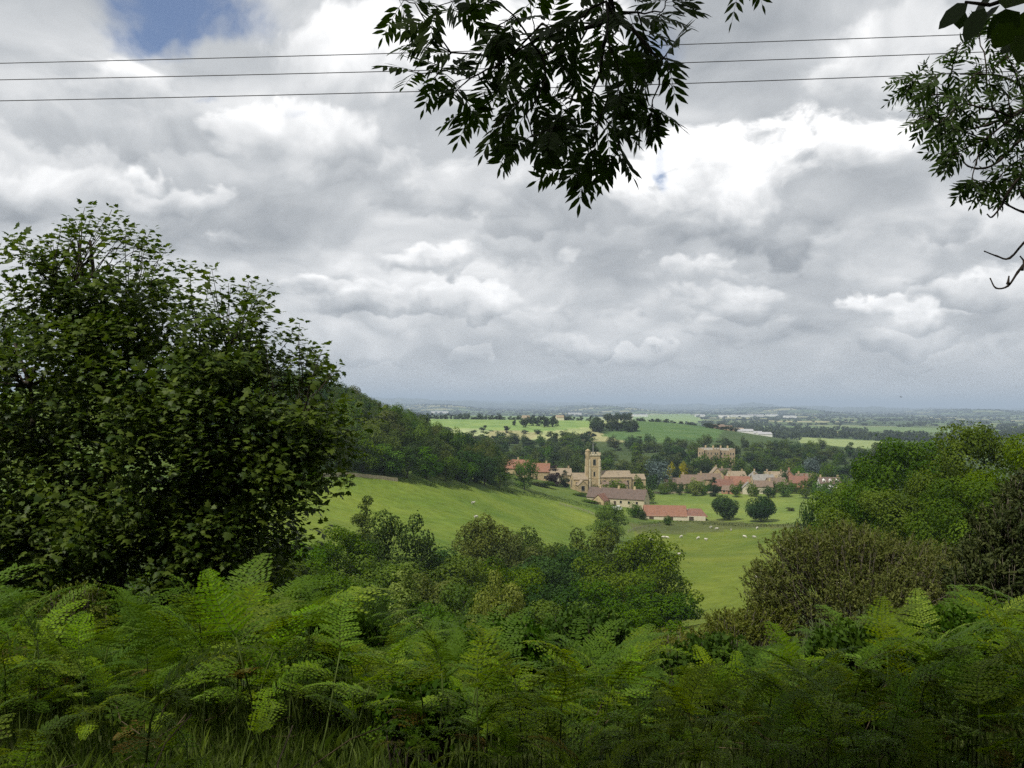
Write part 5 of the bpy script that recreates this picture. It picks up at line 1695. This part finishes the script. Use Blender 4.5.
def ash_overhead():
    rng = np.random.default_rng(33)
    base = np.array([2.6, -2.2, 0.0]); base[2] = hz(2.6, -2.2)
    root = thing('ash_tree', 'ash tree whose dark drooping boughs hang into the top middle of the view', 'tree', tuple(base))
    crop = [(110, 100), (80, 190), (140, 220), (190, 140), (200, 250), (230, 300), (290, 360), (340, 390), (280, 260), (330, 300), (395, 370), (380, 310), (450, 270), (450, 345), (480, 440), (520, 455), (550, 400),
            (600, 430), (615, 370), (560, 330), (690, 335), (690, 285), (620, 290), (715, 165), (690, 215), (650, 250), (735, 140), (680, 110), (640, 130), (590, 130), (560, 180), (500, 150), (420, 150), (350, 140),
            (300, 80), (260, 50), (200, 25), (150, 15), (100, 5), (60, -5), (350, 40), (420, 60), (480, 60), (540, 60), (600, 40), (660, 30), (720, 30), (735, -5), (240, 210), (330, 220), (380, 240), (430, 210), (500, 220), (480, 290), (520, 340),
            (540, 260), (590, 240), (400, 100), (460, 110), (570, 90), (300, 180), (180, 190), (390, 0), (580, 0), (640, -10), (250, -30)]
    pts = []
    for cx_, cy_ in crop:
        ax, ay = 370 + cx_ / 2.438, cy_ / 2.438
        ax, ay = 541 + (ax - 541) * 0.97, 12 + (ay - 12) * 0.89
        pts.append(np.array(P(ax, ay, 3.35 + rng.normal(0, 0.25))))
    root_pt = np.array(P(590, -90, 3.2))
    limb = [base + [0, 0, 3.4], (2.3, -0.8, 3.1), (1.6, 0.9, 2.95), (0.9, 2.2, 2.6), tuple(root_pt)]
    tb, V1, F1, R1 = bough(root, base, root_pt, pts, rng, 0.15, 0.072, 3, 0.0017, M['ash'], limb_pts=[np.array(q) for q in limb])
    # small separate spray at the top, right of the main bough
    pts2 = [np.array(P(738, -40, 3.5)), np.array(P(750, -34, 3.5)), np.array(P(766, -42, 3.5))]
    tb2, V2, F2, R2 = bough(root, base, np.array(P(735, -110, 3.4)), pts2, rng, 0.18, 0.07, 2, 0.0016, M['ash'], limb_pts=[np.array((1.6, 0.9, 2.95)), np.array((1.2, 2.4, 2.75)), np.array(P(735, -110, 3.4))])
    link('bough', tubes_mesh('bough', tb + tb2, M['twig'], 5), root)
    F2 = F2 + len(V1)
    link('hanging_spray', new_mesh('hanging_spray', np.concatenate([V1, V2]), np.concatenate([F1, F2]), M['ash'], rnd=np.concatenate([R1, R2])), root)
    trk = [(bend((0, 0, -0.5), (-0.3, 0.3, 6.5), 0.02, 8, rng), np.linspace(0.24, 0.10, 8))]
    for e in [(-3.5, 1.5, 6.0), (2.5, 2, 6.5), (-2.5, -2.5, 6.6), (1.0, -3, 6.5), (-1.0, 3.0, 6.6), (-5.5, 0.5, 6.4), (3.0, 4.0, 6.6)]:
        trk.append((bend((-0.2, 0.2, 3.0 + rng.uniform(0, 1.5)), e, 0.04, 6, rng), np.linspace(0.11, 0.03, 6)))
    link('trunk', tubes_mesh('trunk', trk, M['bark'], 9), root)
    # crown above the viewer, out of view, spread and thickened to shade the foreground
    n = 70000
    cen = []
    while len(cen) < 150:
        cx_, cy_ = rng.uniform(-5.5, 7.6), rng.uniform(-6, 7.0)
        if cy_ < min(0.2 + 1.6 * (cx_ + 2.6), 2.2 + 0.8 * (cx_ + 1.3)) or cy_ < 1.1 - 0.1 * abs(cx_ + 2.5): cen.append((cx_, cy_, 0))
    cen = np.array(cen)
    cen[:, 2] = 3.6 + 0.56 * np.maximum(cen[:, 1], 0) + rng.uniform(0, 2.2, 150)
    li = rng.integers(0, 150, n)
    p = cen[li] + rand_dirs(n, rng) * rng.uniform(0.3, 0.95, (n, 1)) * np.array([1, 1, 0.55])
    ok = p[:, 2] > 0.56 * np.maximum(p[:, 1], 0) + 1.9
    p = p[ok]
    N = norm(rand_dirs(len(p), rng) * 0.9 + np.array([0, 0, 1.0]))
    V, F = leaf_quads(p - base, N, 0.16 * rng.uniform(0.7, 1.3, len(p)), 0.5, rng)
    link('crown', new_mesh('crown', V, F, M['ash'], rnd=rng.random(len(p))), root)


ash_overhead()


def ash_right():
    rng = np.random.default_rng(44)
    Yt = 7.0
    base = np.array([6.4, 7.4, 0.0]); base[2] = hz(6.4, 7.4)
    root = thing('ash_tree', 'smaller ash reaching in from the right edge with fine leaves and a few bare twigs', 'tree', tuple(base))
    s = 2.133
    crop = [(330, 62), (285, 130), (195, 152), (175, 178), (225, 200), (270, 200), (215, 250), (255, 262), (290, 310), (270, 335), (320, 255), (360, 170), (400, 120), (420, 70), (380, 250), (340, 385), (320, 402), (370, 390), (410, 350),
            (420, 405), (430, 280), (400, 200), (300, 180), (350, 110), (250, 160), (240, 230), (310, 220), (280, 270), (390, 310), (430, 160), (450, 220), (460, 100), (440, 330), (350, 300), (300, 90), (380, 70), (470, 260), (480, 160), (480, 380), (460, 400), (365, 215), (410, 250), (300, 290)]
    pts = [np.array(P(820 + a / s, b / s, Yt + rng.normal(0, 0.45))) for a, b in crop]
    rp = np.array(P(1075, 150, 7.1))
    limb = [base + [0, 0, 2.5], base + [-0.2, -0.1, 3.6], rp + np.array([0.7, 0.1, 0.1]), rp]
    tb, V, F, Rn = bough(root, base, rp, pts, rng, 0.20, 0.085, 7, 0.0035, M['ash'], spread=0.75, pairs=4, limb_pts=limb)
    bare = [[(1040, 150), (1010, 190), (1002, 205), (992, 217), (987, 214)], [(1050, 215), (1024, 212), (1008, 205), (1000, 200)], [(1060, 232), (1030, 238), (1010, 258), (997, 256), (984, 251)],
            [(1060, 235), (1030, 258), (1018, 272), (1008, 286), (996, 288), (990, 278)], [(1022, 270), (1024, 262), (1020, 256)], [(1008, 284), (1009, 276)], [(1030, 205), (1022, 195), (1018, 185)], [(1075, 150), (1060, 200), (1060, 235)],
            [(1040, 100), (1000, 120), (975, 128), (950, 132)], [(1040, 95), (1000, 76), (960, 74)], [(1020, 140), (1000, 160), (985, 168), (968, 166), (960, 155)]]
    for q in bare:
        pp = np.array([P(a, b, Yt + 0.02 * i) for i, (a, b) in enumerate(q)])
        ext = np.concatenate([[2 * pp[0] - pp[1]], pp, [2 * pp[-1] - pp[-2]]])
        sm = []
        for i in range(1, len(ext) - 2):
            for t in np.linspace(0, 1, 5)[:-1]:
                p0, p1, p2, p3 = ext[i - 1:i + 3]
                sm.append(0.5 * (2 * p1 + (p2 - p0) * t + (2 * p0 - 5 * p1 + 4 * p2 - p3) * t * t + (3 * p1 - p0 - 3 * p2 + p3) * t ** 3))
        sm.append(pp[-1])
        tb.append((np.array(sm) - base, np.linspace(0.013, 0.005, len(sm)) * (1 + 0.25 * (np.arange(len(sm)) % 4 == 0))))
    link('bough', tubes_mesh('bough', tb, M['twig'], 5), root)
    link('hanging_spray', new_mesh('hanging_spray', V, F, M['ash'], rnd=Rn), root)
    trk = [(bend((0, 0, -0.5), (0.1, 0.2, 5.2), 0.02, 7, rng), np.linspace(0.16, 0.05, 7))]
    link('trunk', tubes_mesh('trunk', trk, M['bark'], 8), root)
    n = 16000  # out-of-view crown, enlarged to darken the foreground on the right
    p = base + np.array([1.9, -1.2, 4.4]) + rand_dirs(n, rng) * rng.uniform(0.3, 1.0, (n, 1)) ** 0.6 * np.array([3.4, 3.6, 3.0])
    p = p[p[:, 0] > 0.64 * p[:, 1] + 0.3]
    Vc, Fc = leaf_quads(p - base, norm(rand_dirs(len(p), rng) + [0, 0, 0.8]), 0.11, 0.4, rng)
    link('crown', new_mesh('crown', Vc, Fc, M['ash'], rnd=rng.random(len(p))), root)


ash_right()


def hazel():
    rng = np.random.default_rng(55)
    base = np.array([2.35, 2.0, 0.0]); base[2] = hz(2.35, 2.0)
    root = thing('hazel_bush', 'close dark broad leaves hanging in the top right corner', 'bush', tuple(base))
    stems = [(bend((0, 0, -0.3), (-0.1, 0.05, 3.4), 0.03, 7, rng), np.linspace(0.035, 0.01, 7)), (bend((0.15, 0, -0.3), (0.5, 0.4, 3.2), 0.03, 7, rng), np.linspace(0.03, 0.01, 7))]
    O, X, Y_, Z, S, Rn = [], [], [], [], [], []
    Yl = 1.9
    tw = [P(1060, -40, Yl), P(1020, -5, Yl), P(990, 5, Yl), P(965, 2, Yl)]
    stems.append((np.array([np.array(base) + [-0.1, 0.05, 2.9]] + [np.array(q) for q in tw]) - base, np.linspace(0.009, 0.003, 5)))
    spots = [(955, 6), (968, 3), (985, 8), (1000, 5), (1012, 22), (1006, 45), (1020, 12), (1030, 35), (975, -8), (995, -10), (1024, -8), (1040, 10), (1000, 20)]
    for i in range(60): spots.append((rng.uniform(1040, 1300), rng.uniform(-320, -20)))
    for px, py in spots:
        O.append(np.array(P(px, py, Yl + rng.normal(0, 0.12)))); xx = norm(np.array([rng.normal(-0.3, 0.5), rng.normal(0, 0.5), -0.7])); up = norm(np.array([0, -0.6, 0.6]) + rng.normal(0, 0.4, 3))
        yy = norm(np.cross(up, xx)); X.append(xx); Y_.append(yy); Z.append(np.cross(xx, yy)); S.append(rng.uniform(0.06, 0.085)); Rn.append(rng.random())
    tv = np.array([(0, 0, 0), (0.2, 0.33, .02), (0.55, 0.40, 0), (0.85, 0.2, -.03), (1, 0, -.08), (0.85, -0.2, -.03), (0.55, -0.4, 0), (0.2, -0.33, .02)])
    V, F = template_leaves(tv, [tuple(range(8))], np.array(O) - base, np.array(X), np.array(Y_), np.array(Z), np.array(S))
    link('stem', tubes_mesh('stem', stems, M['twig'], 6), root)
    link('foliage', new_mesh('foliage', V, F, M['ash'], rnd=np.array(Rn)), root)


hazel()


# ------------------------------------------------------------------ scrub on the right
def scrub(name, label, masses, Y, nsh, leaf, mat, seed, per=16, shlen=0.5, zb_px=None, twig='bark_pale', upw=0.5):
    rng = np.random.default_rng(seed)
    ms = [(np.array(P(px, py, Y + dy)), np.array([rx, ry, rz]), rx * rz) for px, py, dy, rx, ry, rz in masses]
    c0 = np.mean([m[0] for m in ms], axis=0)
    base = np.array([c0[0], c0[1], hz(c0[0], c0[1])])
    root = thing(name, label, 'bush', tuple(base))
    wt = np.array([m[2] for m in ms]); wt /= wt.sum()
    tubes = []; O, N, A, Rn, S = [], [], [], [], []
    for i in range(nsh):
        m_ = ms[rng.choice(len(ms), p=wt)]
        dv = rand_dirs(1, rng)[0]
        if dv[2] < -0.5: dv[2] *= -1
        q = rng.uniform(0.7, 1.05) if rng.random() < 0.8 else rng.uniform(0.3, 0.7)
        p = m_[0] + dv * m_[1] * q
        if p[2] < hz(p[0], p[1]) + 0.1: continue
        dirn = norm(dv * np.array([1, 1, 0.7]) + np.array([0, 0, upw]) + rng.normal(0, 0.35, 3))
        L = shlen * rng.uniform(0.6, 1.3)
        b = p - dirn * L
        if i % 3 == 0:
            s0 = np.array([base[0] + (p[0] - base[0]) * 0.7, base[1] + (p[1] - base[1]) * 0.7, 0]); s0[2] = hz(s0[0], s0[1]) if (i % 9 == 0) else b[2] - L
            tubes.append((bend(s0 - base, p - base - dirn * 0.05, 0.03, 5, rng), np.linspace(0.014, 0.004, 5)))
        lr = rng.random()
        t = rng.uniform(0.1, 1.0, per)
        rad = rand_dirs(per, rng)
        O.append(b + dirn * (L * t)[:, None] + rad * (0.05 if mat != 'bramble' else 0.09) * (1.3 - t)[:, None])
        N.append(norm(rad + rng.normal(0, 0.3, (per, 3)))); A.append(norm(dirn + rad * 0.7)); S.append(leaf * rng.uniform(0.6, 1.3, per)); Rn.append(np.clip(0.5 * lr + 0.5 * rng.random(per), 0, 1))
    O, N, A, S, Rn = [np.concatenate(q) for q in (O, N, A, S, Rn)]
    V, F = leaf_quads(O - base, N, S, 0.38 if mat != 'bramble' else 0.62, rng, axis=A)
    link('branch', tubes_mesh('branch', tubes, M[twig], 4), root)
    link('foliage', new_mesh('foliage', V, F, M[mat], rnd=Rn), root)


scrub('scrub_bush', 'broad olive-brown scrubby bush with pale bare twigs on the right', [(800, 565, 0, 1.1, 1.3, 1.0), (850, 560, 0.5, 1.5, 1.5, 1.05), (915, 570, 0.3, 1.4, 1.5, 0.9), (770, 590, -0.5, 0.8, 1.0, 0.8), (870, 600, -1, 2.0, 1.5, 0.8), (940, 590, -1, 1.3, 1.4, 0.9)], 21, 2600, 0.085, 'shoot', 61, 18, 0.5)
scrub('scrub_bush', 'low olive-brown bush in front of the broad scrubby bush, beside the pasture', [(735, 628, 0, 0.9, 1.0, 0.45), (770, 622, 0, 0.8, 1.0, 0.6), (705, 640, 0, 0.6, 0.8, 0.3)], 20, 700, 0.08, 'shoot', 62, 16, 0.38)
scrub('scrub_bush', 'thin brownish shoots beside the pasture at the foot of the middle clump', [(660, 645, 0, 0.9, 1.0, 0.35), (690, 642, 0, 0.5, 1.0, 0.3)], 19, 220, 0.07, 'shoot', 63, 12, 0.4)
scrub('pine_tree', 'dark ragged pine at the right edge in front of the green trees', [(1000, 545, 0, 0.8, 0.9, 0.9), (1045, 520, 0.3, 1.0, 1.0, 1.1), (985, 580, -0.3, 0.8, 0.9, 0.7), (1030, 590, -0.3, 1.1, 1.0, 0.9)], 16, 1100, 0.10, 'leaf_pine', 64, 26, 0.45)
scrub('scrub_bush', 'brownish leafy bush rising from the bracken at the far left', [(75, 600, 0, 0.35, 0.4, 0.22), (55, 615, 0, 0.3, 0.3, 0.2), (100, 612, 0, 0.2, 0.3, 0.16)], 9.5, 170, 0.045, 'shoot', 65, 14, 0.25)


for i, (px, py, Y, q, lab) in enumerate([(335, 640, 8.0, 0.42, 'leafy dark bramble in the bracken, left of the middle'), (505, 648, 7.6, 0.40, 'leafy bramble in the bracken below the pale flowering bush'), (590, 640, 9.0, 0.5, 'leafy bramble in the bracken below the big green tree'),
                                         (715, 668, 8.0, 0.45, 'dark bramble in the bracken below the low olive-brown bush'), (860, 660, 7.0, 0.42, 'dark bramble in the bracken below the broad scrubby bush'), (960, 640, 8.0, 0.45, 'dark bramble in the bracken below the dark pine'),
                                         (420, 705, 5.8, 0.26, 'small dark bramble low in the bracken near the bottom edge')]):
    scrub('bramble_bush', lab, [(px, py, 0, q * 1.2, q, q * 0.7)], Y, 260, 0.062, 'bramble', 90 + i, 14, 0.3, twig='twig')


# ------------------------------------------------------------------ bracken
def frond_data(rng, L, pairs, lowlen):
    """a tri-pinnate frond lying along +x from the origin, arching down; returns quads V,F and rachis"""
    O, X, N, S, asp = [], [], [], [], []
    rac = []
    tt = np.linspace(0, 1, 9)
    def pos(t): return np.array([L * (t - 0.12 * t ** 3), 0.02 * math.sin(5 * t), 0.30 * L * t - 0.42 * L * t * t])
    rac.append(np.array([pos(t) for t in tt]))
    quadsV = []
    for k in range(pairs):
        t = 0.06 + 0.9 * (k / (pairs - 1)) ** 0.9
        p = pos(t); dtan = norm(pos(min(1, t + .02)) - pos(t - .02))
        pl = lowlen * (1 - t) ** 0.85 * rng.uniform(0.85, 1.1) + 0.015
        for s in (1, -1):
            side = np.array([0, s, 0.0])
            dv = norm(side + dtan * 0.42 + np.array([0, 0, rng.normal(0.05, 0.12)]))
            upn = norm(np.cross(dtan, side) * s + rng.normal(0, 0.08, 3))
            nn = max(3, int(pl / 0.021))
            q = np.linspace(0.06, 1, nn)
            drop = np.array([0, 0, -0.22 * pl])
            cen = p + dv * (pl * q)[:, None] + drop * (q ** 2)[:, None]
            wl = 0.11 * pl * (1 - q) ** 0.7 + 0.010
            acr = norm(np.cross(upn, dv))
            for sg in (1, -1):
                a = cen
                tipd = norm(acr * sg + dv * 0.55)
                wv = 0.5 * pl / nn * 1.0
                tips_ = cen + tipd * wl[:, None] + np.array([0, 0, -0.15]) * wl[:, None]
                mid = (cen + tips_) / 2
                b = mid + dv * wv * 1.25 + upn * 0.002; c_ = mid - dv * wv * 1.25
                quadsV.append(np.stack([a, b, tips_, c_], 1))
            rac.append(np.stack([p, p + dv * pl * 0.6 + drop * 0.36, p + dv * pl * 0.95 + drop * 0.9]))
    Q = np.concatenate(quadsV)
    V = Q.reshape(-1, 3)
    return V, np.arange(len(V)).reshape(-1, 4), rac


BR = []
for i in range(12):
    rng = np.random.default_rng(300 + i)
    hs = rng.uniform(0.62, 0.78)
    blades = [(hs, 0.0, rng.uniform(0.35, 1.0), rng.uniform(0.42, 0.58), 14, rng.uniform(0.10, 0.14))]
    for k in range(3 + i % 2):
        blades.append((hs * (0.93 - 0.13 * k), (1 if k % 2 else -1) * rng.uniform(1.0, 2.2), rng.uniform(0.0, 0.75), rng.uniform(0.32, 0.48) * (1.05 - 0.1 * k), 12, rng.uniform(0.075, 0.115)))
    meshes, allV, allF, rn, n0 = [], [], [], [], 0
    tb = [(np.array([(0, 0, -0.15), (0.01, 0, hs * 0.4), (0.03, 0.01, hs * 0.8), (0.06, 0.01, hs)]), np.linspace(0.008, 0.005, 4))]
    for (zb_, yaw, a, L, pr, ll) in blades:
        V, F, rac = frond_data(rng, L, pr, ll)
        ca, sa, cy_, sy_ = math.cos(a), math.sin(a), math.cos(yaw), math.sin(yaw)
        Rm = np.array([[cy_, -sy_, 0], [sy_, cy_, 0], [0, 0, 1]]) @ np.array([[ca, 0, -sa], [0, 1, 0], [sa, 0, ca]])
        b0 = np.array([0.06 * zb_ / hs, 0.01, zb_])
        V = V @ Rm.T + b0
        r_ = np.clip(0.5 + 0.15 * rng.normal() + 0.2 * rng.normal(0, 1, len(F)), 0, 1)
        meshes.append(new_mesh('frond', V, F, M['bracken_old'] if (i % 4 == 1 and len(meshes) == 3) else M['bracken'], rnd=r_))
        allV.append(V); allF.append(F + n0); rn.append(r_); n0 += len(V)
        tb += [(q @ Rm.T + b0, np.linspace(0.0026, 0.0009, len(q))) for q in rac]
    stm = tubes_mesh('stalk', tb, M['bracken_stem'], 3)
    PH = float(np.percentile(np.concatenate(allV)[:, 2], 99))
    BR.append((meshes, stm, np.concatenate(allV), np.concatenate(allF), np.concatenate(rn), tb, PH))


def env_py(px): return np.interp(px, [-150, 0, 60, 110, 200, 300, 380, 450, 520, 570, 640, 700, 780, 860, 940, 1024, 1200],
                                 [572, 582, 596, 612, 578, 584, 612, 626, 622, 624, 644, 654, 646, 622, 606, 598, 588])


def bracken():
    rng = np.random.default_rng(77)
    cand = []
    tries = 0
    while len(cand) < 1920 and tries < 80000:
        tries += 1
        Y = 3.9 + 11.0 * rng.random() ** 0.75
        px = rng.uniform(-330, 1340)
        x = (px - 512) / FPX * Y
        dm = 0.17 if Y < 8 else 0.22
        # clearing of sunlit grass at the lower left
        if Y < 5.6 and px < 420 and rng.random() < 0.72: continue
        if 4.3 < Y < 7.0 and 60 < px < 430 and rng.random() < 0.7: continue
        if any((x - a) ** 2 + (Y - b) ** 2 < dm * dm for a, b, *_ in cand[-500:]): continue
        zg = hz(x, Y)
        ztop = P(px, env_py(px), Y).z
        hmax = ztop - zg
        if hmax < 0.35: continue
        if hmax > 2.3 and Y > 12: continue
        hh = min(hmax, 0.75 + 0.95 * min(1, (Y - 3.5) / 5)) * (rng.uniform(0.62, 1.06) - 0.12 * (math.sin(x * 2.3 + Y) * math.sin(Y * 1.7 - x) > 0.35))
        cand.append((x, Y, zg, hh, px))
    # nearest seen first
    cand.sort(key=lambda c: c[1])
    keep = [c for c in cand if -20 < c[4] < 1044]
    vis = keep[:60] + [c for c in keep[60:] if rng.random() < 0.62]
    vis = vis[:290]
    vs = set(id(c) for c in vis)
    rest = [c for c in cand if id(c) not in vs]
    for c in vis:
        x, Y, zg, hh, px = c
        fr, stm, *_, hp = BR[rng.integers(len(BR))]
        if px < 400: lab = 'green bracken plant in the brighter left part of the bracken stand'
        elif px < 700: lab = 'green bracken plant in the middle of the bracken stand'
        else: lab = 'shaded bracken plant in the dark right part of the bracken stand'
        s = hh / hp
        o = thing('bracken_fern', lab, 'fern', (x, Y, zg), rng.uniform(0, 6.28), 'bracken ferns in the foreground', (s, s, s))
        o.rotation_euler = (rng.normal(0, 0.14), rng.normal(0, 0.14), rng.uniform(0, 6.28))
        link('stalk', stm, o)
        for f_ in fr: link('frond', f_, o)
    Vs, Fs, Rs, n0 = [], [], [], 0
    sv, sf, ns = [], [], 0
    for x, Y, zg, hh, px in rest:
        fr, stm, VV, FF, rnd, tb, hp = BR[rng.integers(len(BR))]
        hh = hh / hp
        th = rng.uniform(0, 6.28); c, s = math.cos(th), math.sin(th)
        Rm = np.array([[c, -s, 0], [s, c, 0], [0, 0, 1]])
        V = (VV * hh) @ Rm.T + np.array([x, Y, zg])
        Vs.append(V); Fs.append(FF + n0); Rs.append(np.clip(rnd * 0.6 + 0.4 * rng.random(), 0, 1)); n0 += len(V)
        tv, tf = tube(np.asarray(tb[0][0]) * hh, tb[0][1], 3)
        tv = np.array(tv) @ Rm.T + np.array([x, Y, zg])
        sv.append(tv); sf += [tuple(i + ns for i in f) for f in tf if len(f) == 4]; ns += len(tv)
    Vs.append(np.concatenate(sv)); fa = np.concatenate(Fs)
    me = new_mesh('bracken_mass', np.concatenate(Vs), [fa, np.array(sf) + n0], [M['bracken'], M['bracken_stem']],
                  mi=np.concatenate([np.zeros(len(fa)), np.ones(len(sf))]), rnd=np.concatenate(Rs + [np.full(len(sf), 0.5)]))
    o = link('bracken_undergrowth', me)
    o['kind'] = 'stuff'; o['label'] = 'thick mass of further bracken behind and between the nearer plants'
    print('bracken', len(vis), len(rest))


bracken()


def grass():
    rng = np.random.default_rng(88)
    n = 44000
    Y = 3.0 + 11 * rng.random(n) ** 1.1
    px = rng.uniform(-330, 1340, n)
    x = (px - 512) / FPX * Y
    z = H(x, Y)
    hh = rng.uniform(0.06, 0.26, n) * np.where((px < 430) & (Y < 8), 1.2, 0.8) * np.where(Y > 7.5, 1.9, 1.0)
    lean = rng.normal(0, 0.35, (n, 2)); wd = rng.uniform(0.004, 0.009, n)
    th = rng.uniform(0, 6.28, n); ux, uy = np.cos(th), np.sin(th)
    b = np.stack([x, Y, z - 0.02], -1)
    u = np.stack([ux, uy, np.zeros(n)], -1) * wd[:, None]
    mid = b + np.stack([lean[:, 0] * hh * 0.35, lean[:, 1] * hh * 0.35, hh * 0.6], -1)
    top = b + np.stack([lean[:, 0] * hh, lean[:, 1] * hh, hh], -1)
    V = np.stack([b - u, b + u, mid + u * 0.8, top, mid - u * 0.8], 1).reshape(-1, 3)
    F = np.arange(n * 5).reshape(n, 5)
    o = link('grass', new_mesh('grass', V, F, M['grass'], rnd=rng.random(n)))
    o['kind'] = 'stuff'; o['label'] = 'rough long grass on the ground between the bracken'
    # last year's dead bracken stalks
    tb = []
    for i in range(70):
        Yv = rng.uniform(3.3, 9); pv = rng.uniform(-50, 1080); xv = (pv - 512) / FPX * Yv
        p = np.array([xv, Yv, hz(xv, Yv) + rng.uniform(0.0, 0.25)]); th_ = rng.uniform(0, 6.28); L = rng.uniform(0.3, 0.8)
        q = p + np.array([math.cos(th_) * L, math.sin(th_) * L, rng.uniform(-0.05, 0.35)])
        tb.append((bend(p, q, 0.04, 4, rng), 0.004))
    o = link('dead_bracken_litter', tubes_mesh('dead_bracken_litter', tb, M['dead'], 4))
    o['kind'] = 'stuff'; o['label'] = 'pale dead stalks lying among the bracken'


grass()
